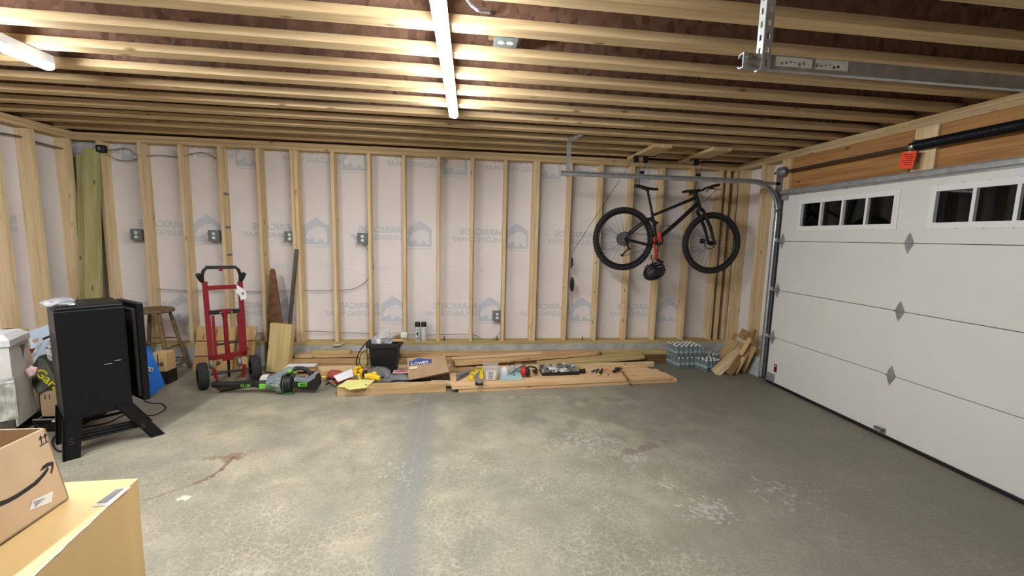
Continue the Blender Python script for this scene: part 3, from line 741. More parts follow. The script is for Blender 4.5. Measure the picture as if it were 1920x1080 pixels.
cable('electrical_cable', [W(200, 290, 5.29), W(222, 300), W(245, 301), W(262, 294)], .0045, 'cable_shadow', 'short grey cable loop sagging beside the small black device', 'cable', cg)
p0 = V(2, 250, 'x', XL-.08); p1 = V(42, 257, 'x', XL-.08); p2 = V(66, 266, 'x', XL-.08); p3 = V(118, 279, 'x', XL-.06)
cable('electrical_cable', [p0, p1, p2, p3], .009, 'cable_shadow', 'twin dark cable high on the left wall', 'cable', cg)
cable('electrical_cable', [W(542, 452, 5.28), W(550, 463, 5.29), W(553, 480, 5.3), W(556, 500), W(552, 540)], .0045, 'cable_grey', 'grey cable dropping from the outlet beside the steel bar', 'cable', cg)
p = V(193, 280, 'y', 5.24)
MB().rbox((p.x-.04, 5.19, p.z-.04), (p.x+.045, 5.25, p.z+.04), .012, 'black_plastic').cyl((p.x, 5.188, p.z), (p.x, 5.192, p.z), .018, 'ink_grey').build('wall_device', None)
tag(bpy.data.objects['wall_device'], 'small black device on a stud near the ceiling corner', 'device')
# armoured cable above the strip light
p = [V(872, -6, 'z', 2.70), V(884, 10, 'z', 2.67), V(896, 19, 'z', 2.66), V(918, 23, 'z', 2.68), V(940, 24, 'z', 2.75)]
b = MB(); sm = []
for i in range(len(p)-1):
    for k in range(14): sm.append(p[i].lerp(p[i+1], k/14))
b.tube(sm, [(.0085 if i % 2 else .0062) for i in range(len(sm))], 'galvanised', 8, smooth=False); tag(b.build('ceiling_conduit', None), 'flexible metal conduit curling between the joists beside the strip light', 'conduit')
# ================================================================== bicycle
YB_ = 4.84
def K(u, v, y=None): return V(u, v, 'y', YB_ if y is None else y)
bk = empty('mountain_bike', K(1250, 452), 'black mountain bike hanging from ceiling pulleys by its saddle and handlebar', 'bicycle')
rh, fh = K(1169, 448), K(1334, 456)
RW = .345
def wheel(c, name):
    w = MB()
    w.ring(c, (0,1,0), RW, .029, 'rubber', 64, 10)
    for i in range(64):   # tread blocks
        q = 2*PI*i/64
        for s in (-1, 1):
            d = Vector((math.cos(q+.03*s), 0, math.sin(q+.03*s))); t = Vector((-d.z, 0, d.x)); e = c+d*(RW+.027)+Vector((0, .010*s, 0))
            w.bar(e-t*.007-d*.001, e+t*.007-d*.001, .014, .005, d, 'rubber')
    o = w.build(name, None, bk)
    r = MB(); r.ring(c, (0,1,0), .310, .0135, 'black_satin', 48, 6, 1.1); r.build('rim', None, o)
    h = MB(); h.cyl(c+Vector((0,-.05,0)), c+Vector((0,.05,0)), .014, 'black_satin', 12)
    for s in (-1, 1): h.cyl(c+Vector((0,.025*s,0)), c+Vector((0,.031*s,0)), .027, 'black_satin', 14)
    h.build('hub', None, o)
    s_ = MB()
    for i in range(28):
        q = 2*PI*i/28; q2 = q+(.5 if i % 2 else -.5)*1.0; s = 1 if (i//2) % 2 else -1
        s_.tube([c+Vector((.025*math.cos(q2), .028*s, .025*math.sin(q2))), c+Vector((.300*math.cos(q), .004*s, .300*math.sin(q)))], .0012, 'dark_steel', 4, cap=False)
    s_.build('spokes', None, o); return o
wheel(rh, 'rear_wheel'); wheel(fh, 'front_wheel')
bb = K(1231, 451); stt = K(1223, 401); ht = K(1304, 364); hb = K(1310, 385); sp_ = K(1214, 356)
fr = MB()
fr.tube([stt, bb], [.017, .019], 'frame_black', 10); fr.tube([K(1224, 404), K(1304, 371)], [.016, .019], 'frame_black', 10)
fr.tube([K(1309, 381), K(1272, 415), bb], [.026, .026, .026], 'frame_black', 10); fr.tube([ht+(ht-hb).normalized()*.01, hb], [.024, .026], 'frame_black', 12)
fr.cyl(bb+Vector((0,-.045,0)), bb+Vector((0,.045,0)), .024, 'frame_black', 14)
for s in (-1, 1):
    o_ = Vector((0, .062*s, 0))
    fr.tube([bb+Vector((-.02, .03*s, 0)), K(1215, 459)+o_*.9, rh+o_], [.015, .013, .011], 'frame_black', 8)
    fr.tube([K(1223, 408)+Vector((0, .014*s, 0)), K(1212, 412)+o_*.85, rh+o_+Vector((0, 0, .01))], [.011, .010, .009], 'frame_black', 8)
    fr.cyl(rh+o_*.8, rh+o_*1.15, .018, 'frame_black', 10)
fr.build('frame', None, bk)
fk = MB(); cr = K(1313, 396)
fk.tube([hb, cr], .026, 'frame_black', 10); fk.tube([cr+Vector((0,-.06,0)), cr+Vector((0,-.03,.02)), cr+Vector((0,.03,.02)), cr+Vector((0,.06,0))], .021, 'frame_black', 8)
for s in (-1, 1):
    o_ = Vector((0, .062*s, 0)); fk.tube([cr+o_, cr.lerp(fh, .5)+o_+Vector((.02,0,0)), fh+o_], [.021, .020, .014], 'frame_black', 10); fk.cyl(fh+o_*.8, fh+o_*1.25, .020, 'frame_black', 10)
fk.build('fork', None, bk)
s_ = MB(); s_.tube([stt, sp_], .0145, 'frame_black', 10); s_.build('seat_post', None, bk)
s_ = MB(); s_.cyl(K(1223, 401)+Vector((0,-.02,0)), K(1223, 401)+Vector((0,.02,0)), .006, 'red_paint', 8); s_.ring(K(1223, 400), (sp_-stt).normalized(), .018, .005, 'red_paint', 16, 6); s_.build('seat_clamp', None, bk)
s_ = MB(); a = K(1191, 347); e = K(1234, 350); rows = []
for i in range(13):
    t = i/12; c = a.lerp(e, t); c.z += .012*math.cos(t*PI*1.2)-.004; wd = .072*(1-t)**1.15+.017 if t > .12 else .05+.25*t
    rows.append([c+Vector((0, wd*q, -.028*abs(q)**2)) for q in (-1, -.7, -.3, 0, .3, .7, 1)]+[c+Vector((0, wd*q*.9, -.030)) for q in (.8, 0, -.8)])
vv = [p for r_ in rows for p in r_]; k = 10
s_.add(vv, [(i*k+j, i*k+(j+1) % k, (i+1)*k+(j+1) % k, (i+1)*k+j) for i in range(12) for j in range(k)]+[tuple(range(k)), tuple(range(12*k, 13*k))[::-1]], 'black_satin', True)
o = s_.build('saddle', None, bk)
s_ = MB()
for s in (-1, 1): s_.tube([a+Vector((.05,.03*s,-.02)), sp_+Vector((-.02,.022*s,-.0)), sp_+Vector((.03,.022*s,.0)), e+Vector((-.03,.01*s,-.02))], .004, 'dark_steel', 6)
s_.rbox(sp_+Vector((-.02,-.02,-.012)), sp_+Vector((.02,.02,.012)), .004, 'black_satin'); s_.build('saddle_rails', None, o)
# bars across the room's depth
st = ht+(ht-hb).normalized()*.035; hb0 = st+Vector((.06, 0, .012))
s_ = MB(); s_.tube([ht, st+(ht-hb).normalized()*.012], .019, 'black_satin', 10); s_.tube([st, hb0], .018, 'black_satin', 10); s_.build('stem', None, bk)
s_ = MB(); s_.tube([hb0+Vector((0,-.37,.02)), hb0+Vector((.01,-.12,.018)), hb0+Vector((.012,-.05,0)), hb0+Vector((.012,.05,0)), hb0+Vector((.01,.12,.018)), hb0+Vector((0,.37,.02))], .0135, 'black_satin', 10)
hbar = s_.build('handlebar', None, bk)
for s in (-1, 1):
    g = MB(); g.tube([hb0+Vector((0,.25*s,.02)), hb0+Vector((0,.38*s,.02))], .0175, 'rubber', 10); g.build('grip', None, hbar)
    g = MB(); q = hb0+Vector((0,.22*s,.015)); g.rbox(q+Vector((-.01,-.02,-.025)), q+Vector((.03,.02,.012)), .006, 'black_satin')
    g.tube([q+Vector((.02,0,-.01)), q+Vector((.065,.02*s,-.025)), q+Vector((.07,.09*s,-.03))], .006, 'black_satin', 6)
    g.tube([q+Vector((0,-.03*s,-.02)), q+Vector((-.02,-.04*s,-.055))], .006, 'black_satin', 6); g.build('brake_lever', None, hbar)
    g = MB(); g.tube([q+Vector((.03,0,-.01)), q+Vector((.10,-.06*s,-.03)), q+Vector((.09,-.16*s,-.10)), hb+Vector((.02,.02*s,.02))], .0028, 'black_satin', 5); g.build('brake_hose', None, hbar)
# drivetrain on the side facing the camera
dn = Vector((0,-1,0)); c = rh+dn*.03
cs = MB()
for i, r_ in enumerate((.088, .078, .068, .058, .048, .038)):
    n = 36; q = [(r_-(.004 if j % 2 else 0)) for j in range(n)]
    cs.prism([c+dn*(.004*i)+Vector((q[j]*math.cos(2*PI*j/n), 0, q[j]*math.sin(2*PI*j/n))) for j in range(n)], dn*.0016, 'galvanised_dull' if i % 2 else 'dark_steel')
cs.build('cassette', None, bk)
cr_ = MB(); cc = bb+dn*.055; n = 48
cr_.prism([cc+Vector(((.062-(.004 if j % 2 else 0))*math.cos(2*PI*j/n), 0, (.062-(.004 if j % 2 else 0))*math.sin(2*PI*j/n))) for j in range(n)], dn*.003, 'black_satin')
ca = K(1226, 487); ca.y = cc.y-.012; cb = cc*2-ca
cr_.tube([cc+dn*.012, ca], [.015, .011], 'black_satin', 8); cr_.build('crankset', None, bk)
cr_ = MB(); q = bb-dn*.07; q2 = q+(cb-cc)*.95; cr_.tube([q, q2], [.014, .010], 'black_satin', 8); cr_.build('crank_arm', None, bk)
for q, s in ((ca, -1), (Vector((cb.x, YB_+.09, cb.z)), 1)):
    g = MB(); ps = q+Vector((0, .055*s, 0)); M = Matrix.Translation(ps) @ Matrix.Rotation(.5, 4, 'Y')
    for xx in (-.045, .04): g.box((xx, -.045, -.009), (xx+.006, .045, .009), 'black_satin', M)
    for yy in (-.045, .039): g.box((-.045, yy, -.009), (.046, yy+.006, .009), 'black_satin', M)
    g.cyl(q, ps+Vector((0,.04*s,0)), .006, 'black_satin'); g.build('pedal', None, bk)
# derailleur and chain
dj = K(1163, 478)+dn*.05; dk = K(1176, 466)+dn*.05
g = MB(); g.tube([rh+dn*.075+Vector((.01,0,-.02)), dk, dj], [.014, .013, .009], 'black_satin', 8)
for q in (dj, dk): g.cyl(q, q+dn*.012, .017, 'black_satin', 14)
g.build('derailleur', None, bk)
g = MB(); cbt = cc+Vector((0,0,-.062)); ct = cc+Vector((0,0,.062))
g.tube([c+dn*.01+Vector((0,0,.07)), ct], .0026, 'dark_steel', 4); g.tube([dj+Vector((0,0,-.017)), cbt], .0026, 'dark_steel', 4); g.tube([c+dn*.01+Vector((0,0,-.07)), dk+Vector((.015,0,0)), dj+Vector((-.015,0,0))], .0026, 'dark_steel', 4); g.build('chain', None, bk)
g = MB(); g.ring(fh+Vector((0,.03,0)), (0,1,0), .07, .006, 'dark_steel', 32, 4, .3); g.build('brake_disc', None, bk); g = MB(); g.ring(rh+Vector((0,.03,0)), (0,1,0), .07, .006, 'dark_steel', 32, 4, .3); g.build('brake_disc', None, bk)
g = MB(); q = K(1319, 452)+Vector((0,.03,0)); g.rbox(q+Vector((-.02,-.03,-.03)), q+Vector((.02,.02,.03)), .006, 'black_satin'); g.build('brake_caliper', None, bk)
# bottle cage on the down tube, empty wire
g = MB()
for s in (-1, 1): g.tube([K(1258, 428)+Vector((0,.03*s,0)), K(1256, 423)+Vector((0,.035*s,0)), K(1243, 423)+Vector((0,.035*s,0)), K(1237, 434)+Vector((0,.035*s,0)), K(1243, 442)+Vector((0,.02*s,0))], .004, 'black_satin', 6)
g.build('bottle_cage', None, bk)
# red bottle and strap hanging by the bottom bracket
bo = MB(); q = K(1237, 440, 4.70); bo.lathe([(0,0),(.02,0),(.024,.012),(.024,.055),(.020,.064),(.024,.072),(.022,.10),(.012,.115),(.010,.13),(0,.132)], q+Vector((.01,0,-.09)), (-.15,0,1), 'bottle_red', 16)
tag(bo.build('red_flask', None), 'small red flask hanging beside the bicycle pedals', 'bottle')
lk = empty('strap_lock', K(1229, 470, 4.66), 'red and yellow strap hooked from the bicycle cranks to the helmet', 'strap')
g = MB(); pts = [K(1226, 445, 4.68), K(1227, 458, 4.66), K(1230, 475, 4.66), K(1229, 488, 4.66)]
for i in range(3): g.bar(pts[i], pts[i+1], .004, .028, (1,0,0), 'red_plastic')
g.build('webbing', None, lk)
g = MB(); g.ring(K(1230, 447, 4.655), (0,1,0), .022, .005, 'gold', 20, 6); g.ring(K(1232, 465, 4.655), (0,1,0), .018, .004, 'gold', 20, 6); g.ring(K(1228, 456, 4.65), (.4,1,0), .016, .004, 'black_satin', 20, 6); g.build('ring', None, lk)
g = MB(); g.tube([K(1222, 478, 4.66), K(1221, 484, 4.66), K(1225, 492, 4.66), K(1231, 494, 4.66)], .006, 'black_satin', 6); g.tube([K(1231, 491, 4.66), K(1238, 495, 4.66), K(1243, 493, 4.66)], .004, 'black_satin', 6); g.build('buckle', None, lk)
# helmet
hc = K(1227, 510, 4.68); he = empty('bike_helmet', hc, 'black and grey vented cycling helmet hanging under the bicycle', 'helmet')
bm = bmesh.new(); bmesh.ops.create_uvsphere(bm, u_segments=28, v_segments=16, radius=1)
R_ = Matrix.Rotation(-.5, 4, 'Y') @ Matrix.Rotation(.4, 4, 'X')
vents = []
for f in bm.faces:
    c_ = f.calc_center_median()
    if c_.z < -.35: vents.append(f)
bmesh.ops.delete(bm, geom=vents, context='FACES')
for v_ in bm.verts:
    rib = 1+.045*math.cos(math.atan2(v_.co.y, v_.co.z+.2)*11)*(1 if v_.co.z > -.2 else 0)
    v_.co = R_ @ Vector((v_.co.x*.132*rib, v_.co.y*.105*rib, v_.co.z*.10*rib)); v_.co += hc
MB().bm(bm, 'black_satin', None, True).build('shell', None, he)
g = MB()
for s in (-.5, -.17, .17, .5):
    for x0_ in (-.55, .12):
        pts = [R_ @ Vector(((x0_+.13*t)*.15, s*.12*(1+.0*t), math.sqrt(max(0, 1-((x0_+.13*t)*1.08)**2-(s*1.08)**2))*.107)) + hc for t in range(4)]
        g.tube(pts, .008, 'dark_steel' if x0_ < 0 else 'socket_grey', 6)
g.build('vent_trim', None, he)
g = MB(); g.tube([hc+Vector((-.02,-.06,.03)), hc+Vector((0,-.05,.09)), hc+Vector((.02,.0,.12))], .004, 'black_satin', 5); g.tube([hc+Vector((.03,.05,.05)), hc+Vector((.02,.0,.12))], .004, 'black_satin', 5); g.build('chin_strap', None, he)
# ---- hoist: planks, brackets, pulleys, hooks, rope
for (x0, x1, lab) in ((2.0, 2.2, 'short pine plank across the joists, left of the two over the bicycle'), (2.665, 2.875, 'short pine plank across the joists over the bicycle handlebar')):
    f_ = framed('ceiling_plank', ((x0+x1)/2+.015, 4.36, ZC-.0205), ((x0+x1)/2+.04, 5.15, ZC-.0205), x1-x0, .038, (0,0,1), 'plate_pine'); tag(f_, lab, 'plank', 'planks that carry the bicycle hoist')
def hoist(px, label, hook_to, name='ceiling_pulley_hoist', two=True):
    o = empty(name, (px, 4.84, 2.57), label, 'pulley', 'bicycle hoist pulleys'); y = 4.84; z0 = ZC-.0405
    b = MB(); b.box((px-.10, y-.02, z0-.006), (px+.16, y+.02, z0)); b.box((px-.10, y-.022, z0-.03), (px-.09, y+.022, z0)); b.build('bracket', 'black_satin', o)
    for dx in ((-.075, .04) if two else (-.03,)):
        b = MB(); b.box((px+dx-.022, y-.022, z0-.075), (px+dx+.022, y-.018, z0-.002)); b.box((px+dx-.022, y+.018, z0-.075), (px+dx+.022, y+.022, z0-.002)); b.cyl((px+dx, y-.016, z0-.05), (px+dx, y+.016, z0-.05), .024, n=16); b.build('pulley_wheel', 'black_satin', o)
    zz = z0-.20
    b = MB(); b.rbox((px-.025, y-.02, zz-.035), (px+.025, y+.02, zz+.03), .008); b.cyl((px, y-.024, zz), (px, y+.024, zz), .022, n=14); b.build('hook_pulley', 'black_satin', o)
    b = MB()
    for dx in (-.022, .022): b.tube([(px+dx, y, zz+.02), (px+dx*2.2, y, z0-.05)], .0022, n=5)
    b.build('cord', 'black_satin', o)
    b = MB(); hk = Vector(hook_to)
    b.tube([(px, y, zz-.03), (px-.02, y, zz-.07), (px-.022, y, hk.z+.02), (px-.02, y, hk.z-.02), hk+Vector((0,0,-.03)), hk+Vector((.03,0,-.01))], .0045, n=6); b.build('hook', 'dark_steel', o)
    return o
p = K(1205, 293); hoist(p.x, 'black pulley hoist over the bicycle saddle', K(1199, 347))
p = K(1311, 300); hoist(p.x, 'black pulley hoist over the bicycle handlebar', hb0+Vector((-.03, 0, .0)), two=False)
p = K(1184, 303, 4.84); tag(MB().tube([p, V(1070, 478, 'y', 5.24)], .003, 'black_satin', 5).build('hoist_rope', None), 'thin black rope slanting from the pulley down to a wall stud', 'rope')
cl = empty('rope_cleat', V(1070, 530, 'y', 5.22), 'black cord wound on a cleat, fixed to a stud left of the bicycle', 'rope cleat')
q = V(1071, 490, 'y', 5.22); b = MB(); b.tube([q+Vector((0,0,.06)), q+Vector((.012,0,.02)), q+Vector((.012,0,-.05)), q+Vector((0,0,-.09))], [.005, .013, .014, .006], 'black_satin', 7); b.build('upper_wrap', None, cl)
q = V(1071, 532, 'y', 5.21); b = MB()
for k in range(4): b.tube([q+Vector((.014*math.cos(a_/12*2*PI)+.004*k, -.012-.004*k, .085*math.sin(a_/12*2*PI)-.004*k)) for a_ in range(12)], .007, 'black_satin', 6, closed=True)
b.crumple(q+Vector((.01,0,-.01)), (.022, .018, .08), 'black_satin', 3, 2, .15); b.build('cord_coil', None, cl)
q = V(1072, 548, 'y', 5.21); MB().tube([q, q+Vector((.012,0,-.06)), q+Vector((.01,0,-.14)), q+Vector((.014,0,-.18))], .003, 'black_satin', 5).build('cord_end', None, cl)
# ================================================================== timber along the back wall
def lum(name, a, b_, w, t, mat, label, cat='lumber', group=None, up=(0,0,1), cut=None):
    return tag(framed(name, a, b_, w, t, up, mat, None, .002, cut), label, cat, group)
G1 = 'long boards piled along the back wall'
z1, z2, z3, z4 = .0205, .0615, .1025, .1435
T = .038
lum('lumber_board', (-2.02, 5.16, z1), (2.77, 5.16, z1), .14, T, 'brown_board', 'dark brown board on the floor against the curb, lowest of the long pile', group=G1)
lum('lumber_board', (-2.0, 5.01, z1), (1.1, 5.01, z1), .14, T, 'old_pine', 'long pine board at floor level, second out from the curb', group=G1)
lum('lumber_board', (-1.98, 4.87, z1), (.95, 4.85, z1), .12, T, 'old_pine', 'outermost pine board at floor level behind the black bin', group=G1)
lum('lumber_board', (-2.03, 5.16, z2), (2.80, 5.16, z2), .14, T, 'brown_board', 'reddish brown board second up in the long pile, ending by the water bottles', group=G1)
lum('lumber_board', (-2.0, 5.01, z2), (1.0, 5.01, z2), .14, T, 'old_pine', 'knotty pine board second up behind the black bin', group=G1)
lum('lumber_board', (-1.96, 4.88, z2), (-.1, 4.88, z2), .10, T, 'clean_pine', 'pale knotty pine board on the front edge of the pile, left of the bin', group=G1)
lum('lumber_board', (-2.0, 5.16, z3), (2.79, 5.16, z3), .14, T, 'brown_board', 'brown weathered board third up, its end above the water bottles', group=G1)
lum('lumber_board', (-1.99, 5.02, z3), (.2, 5.02, z3), .13, T, 'old_pine', 'pine board third up with a dark gap above, behind the bin', group=G1)
lum('lumber_board', (-1.92, 5.17, z4), (1.80, 5.165, z4), .13, T, 'old_pine', 'long topmost pine board of the pile just below the curb top', group=G1)
lum('lumber_board', (1.84, 5.165, z4), (2.80, 5.165, z4), .13, T, 'treated_pine', 'olive treated board atop the right end of the pile', group=G1)
a = V(587, 663, 'y', 5.15); c_ = V(657, 663, 'y', 5.15)
lum('lumber_board', (a.x, 5.16, .182), (c_.x, 5.16, .182), .09, .036, 'treated_pine', 'short yellowish treated board on top of the pile left of the bin', group=G1)
# boards lying askew right of the paper bag
G2 = 'boards lying askew beside the cedar stack'
lum('lumber_board', (-.05, 4.82, .125), (1.72, 5.07, .165), .13, T, 'old_pine', 'long knotty pine board slanting up to the right behind the earmuffs', group=G2)
lum('lumber_board', (-.08, 4.90, .158), (1.02, 5.02, .181), .05, .02, 'clean_pine', 'thin pale lath lying on the slanting pine board', group=G2)
lum('lumber_board', (.95, 4.80, .10), (2.36, 5.0, .145), .19, T, 'treated_pine', 'wide olive green treated board with a knot near its clipped end', group=G2, cut=(1, -1, .06))
lum('lumber_board', (.2, 4.74, .10), (1.70, 4.80, .10), .022, .02, 'clean_pine', 'thin white strip of wood under the treated board', group=G2)
lum('lumber_board', (.72, 4.86, .035), (2.1, 4.90, .035), .16, .03, 'treated_pine', 'flat olive board partly under the wide treated board', group=G2)
lum('lumber_board', (-.10, 4.74, .068), (1.0, 4.76, .068), .12, T, 'old_pine', 'grey stained board behind the yellow gloves', group=G2)
lum('lumber_board', (.3, 4.60, .1085), (2.36, 4.745, .1085), .035, .06, 'clean_pine', 'pale pine stud along the rear edge of the cedar stack', group=G2)
# cedar stack
G3 = 'orange cedar boards stacked on the floor'
ang = .0745; ux = Vector((math.cos(ang), math.sin(ang), 0)); uy = Vector((-ux.y, ux.x, 0)); O = Vector((-.04, 4.20, 0))
def ced(x0, x1, y, z, label): a = O+ux*x0+uy*y; b_ = O+ux*x1+uy*y; return lum('cedar_board', (a.x, a.y, z), (b_.x, b_.y, z), .139, T, 'cedar', label, 'cedar board', G3)
ced(0.04, 2.53, .07, .0195, 'front cedar board of the lower layer, the one touching the bare floor')
ced(.0, 2.47, .211, .0195, 'middle cedar board of the lower layer')
ced(.0, 2.40, .352, .0195, 'rear cedar board of the lower layer')
ced(-.03, 2.45, .062, .0585, 'front cedar board of the top layer, under the hammer handle')
ced(-.02, 2.42, .203, .0585, 'middle cedar board of the top layer, beneath the gloves and earmuffs')
ced(-.03, 2.34, .344, .0585, 'rear cedar board of the top layer, under the far tool ends')
lum('lumber_offcut', V(808, 722, 'y', 4.35)+Vector((0,0,0)), V(848, 722, 'y', 4.35), .09, .03, 'clean_pine', 'pale wood offcut between the weathered post and the cedar stack', 'offcut')
for o in bpy.data.objects:
    if o.name.startswith('lumber_offcut'):
        o.location.z = .055
lum('lumber_offcut', (-.35, 4.42, .02), (-.08, 4.40, .02), .09, T, 'clean_pine', 'lower pale offcut at the left end of the cedar stack', 'offcut')
lum('weathered_post', (-1.19, 4.225, .045), (-.13, 4.275, .045), .089, .089, 'old_pine', 'short weathered square post lying in front of the tools', 'timber post')
# white-painted board and scraps left of the tools
pw = V(585, 677, 'z', .135); lum('painted_board', (pw.x-.21, 4.78, .125), (pw.x+.09, 4.80, .125), .11, .018, 'clean_pine', 'short board with a white painted top on the front of the pile', 'board')
ob_ = bpy.data.objects['painted_board']; q = MB(); q.box((pw.x-.21, 4.727, .1345), (pw.x+.09, 4.843, .136), 'paper_white'); q.build('painted_face', None, ob_)
for x, y, z, l, lab in ((-1.72, 4.76, .095, .3, 'wood offcut right under the white painted board'), (-1.60, 4.74, .02, .35, 'wood offcut on the floor behind the leaf blower handle'), (-1.45, 4.68, .02, .5, 'thin offcut on the floor left of the white sheet')):
    lum('lumber_offcut', (x-l/2, y, z), (x+l/2, y+.02, z), .09, .03, 'scrap_pine', lab, 'offcut')
for (u, v, lab) in ((632, 649, 'small crumpled white label sheet on the sill edge'),):
    p = V(u, v, 'z', .245); b = MB(); b.add([(p.x-.07, 5.20, .243), (p.x+.02, 5.19, .246), (p.x+.07, 5.27, .262), (p.x-.02, 5.285, .258)], [(0,1,2,3)], 'sticker'); b.add([(p.x+.02, 5.19, .2462), (p.x+.11, 5.25, .27), (p.x+.07, 5.27, .2622)], [(0,1,2)], 'film'); b.box((p.x-.01, 5.235, .2585), (p.x+.02, 5.25, .2595), 'ink_grey'); tag(b.build('paper_label', None), lab, 'paper')
# small brackets standing on the sill
for (u, lab) in ((833, 'tiny grey anchor bolt on the sill right of the spray cans'), (932, 'tiny grey anchor bolt on the sill under the low outlet'), (1092, 'tiny grey anchor bolt on the sill left of the bicycle')):
    p = V(u, 637, 'y', 5.3); tag(MB().cyl((p.x, 5.3, ZS), (p.x, 5.3, ZS+.05), .006, 'dark_steel').cyl((p.x, 5.3, ZS), (p.x, 5.3, ZS+.014), .013, 'dark_steel', 6).build('anchor_bolt', None), lab, 'bolt', 'anchor bolts along the sill')
# ---- leaning boards, left corner
for (x, top, lab, y1) in ((-3.955, 2.43, 'tall green treated board leaning in the corner, nearer the room', 5.19), (-4.06, 2.38, 'tall green treated board leaning behind the front one in the corner', 5.215)):
    dy_ = 0 if x > -4 else .045
    lum('treated_board', (x+.07, y1-.28+dy_, 0), (x-.0, y1+.02+dy_*.6, top), .14, .035, 'green_board', lab, 'board', 'treated boards leaning in the corner', up=(0.1,-1,0))
# panel of joined boards behind the hand truck
p0 = V(367, 690, 'z', .0); pn = empty('board_panel', (-2.68, 5.12, 0), 'square panel of joined plywood slats leaning behind the red hand truck', 'panel')
for k in range(3):
    z0 = .165*k; a = Vector((-2.99, 5.03+.045*k, z0+.004)); b = MB()
    for j in range(3):
        b.prism([(-2.995+.215*j, 5.03+.05*k, z0+.006), (-2.995+.215*j+.208, 5.03+.05*k, z0+.006), (-2.995+.215*j+.208, 5.075+.05*k, z0+.160), (-2.995+.215*j, 5.075+.05*k, z0+.160)], (0,.02,0), 'osb_plywood')
    b.build('slat_row', None, pn)
b = MB()
for z_ in (.165, .33): b.box((-2.995, 5.022+.30*z_, z_-.005), (-2.35, 5.04+.30*z_, z_+.003), 'brown_board')
for x_, za, zb_, w_ in ((-2.79, .25, .46, .010), (-2.755, .0, .14, .006), (-2.56, .2, .48, .014), (-2.50, .02, .3, .006), (-2.92, .34, .42, .008)): b.bar((x_, 5.026+.30*za, za+.01), (x_+.01, 5.026+.30*zb_, zb_), w_, .002, (0,-1,.3), 'brown_board')
for x_, z_ in ((-2.77, .30), (-2.73, .09), (-2.44, .24)): b.lathe([(0,0),(.022,0),(.024,.004)], (x_, 5.024+.30*z_, z_), (0,-1,.3), 'brown_board', 10)
b.build('knots_and_gaps', None, pn)
# thick block leaning by the saw
lum('timber_block', (-2.045, 4.955, 0.005), (-2.0, 5.02, .555), .245, .085, 'treated_pine', 'short thick treated block leaning upright below the hand saw', 'timber block', up=(-.15,-1,.1))
# hand saw blade, rusty, leaning on a stud
sw = empty('hand_saw', (-2.15, 5.2, .5), 'rusty hand saw blade standing point up between two studs', 'hand saw')
b = MB(); b.prism([(-2.25, 5.19, .30), (-2.03, 5.16, .30), (-2.135, 5.215, 1.13), (-2.15, 5.218, 1.165), (-2.185, 5.22, 1.17), (-2.205, 5.218, 1.14)], (0,.0018,0), 'rusty_steel'); b.build('blade', None, sw)
MB().rbox((-2.26, 5.165, .0), (-2.03, 5.195, .31), .01, 'handle_wood').build('handle', None, sw)
b = MB(); b.bar((-1.905, 5.235, 1.40), (-2.0, 5.12, .30), .034, .008, (0,-1,0), 'dark_steel'); b.bar((-1.89, 5.243, 1.40), (-1.985, 5.14, .30), .006, .03, (0,-1,0), 'dark_steel'); tag(b.build('steel_bar', None), 'dark steel angle bar leaning against the stud under an outlet', 'metal bar')
# ---- scrap heap leaning by the garage door
G4 = 'scrap boards leaning in the corner by the garage door'
sc = [((1340,700),(1393,655),.12,'clean_pine','pale clean board in front, topmost of the leaning scrap heap', .02),
      ((1352,690),(1388,640),.09,'scrap_pine','tan scrap board leaning just behind the pale front one', .06),
      ((1340,672),(1381,626),.04,'scrap_pine','narrow scrap lath, leftmost in the leaning heap', .10),
      ((1345,678),(1376,640),.10,'scrap_pine','scrap board left of centre with a split end', .09),
      ((1366,702),(1402,648),.07,'brown_board','dark reddish scrap board right of the pale front one', .03),
      ((1378,700),(1410,645),.05,'scrap_pine','narrow scrap strip near the concrete curb', .05),
      ((1392,697),(1414,650),.06,'old_pine','scrap board standing nearest the door track', .06),
      ((1388,665),(1406,634),.05,'scrap_pine','short stub poking out at the top middle of the heap', .13)]
for (p0, p1, w_, mat, lab, off) in sc:
    a = V(p0[0], p0[1], 'z', .012) if p0[1] > 668 else V(p0[0], p0[1], 'x', 3.36); b_ = V(p1[0], p1[1], 'x', 3.545-off*.9)
    nn = EYE-(a+b_)/2; nn.z *= .6
    lum('scrap_board', a, b_, w_, .02, mat, lab, 'scrap board', G4, up=nn.normalized())
lum('scrap_board', V(1391, 636, 'x', 3.40), V(1401, 620, 'x', 3.45), .13, .03, 'scrap_pine', 'thick offcut balanced on top of the leaning scrap heap', 'scrap board', G4, up=(.1,-1,.5))
lum('scrap_board', V(1408, 637, 'x', 3.50), V(1414, 618, 'x', 3.55), .05, .05, 'scrap_pine', 'small block wedged beside the topmost offcut', 'scrap board', G4, up=(.1,-1,.4))
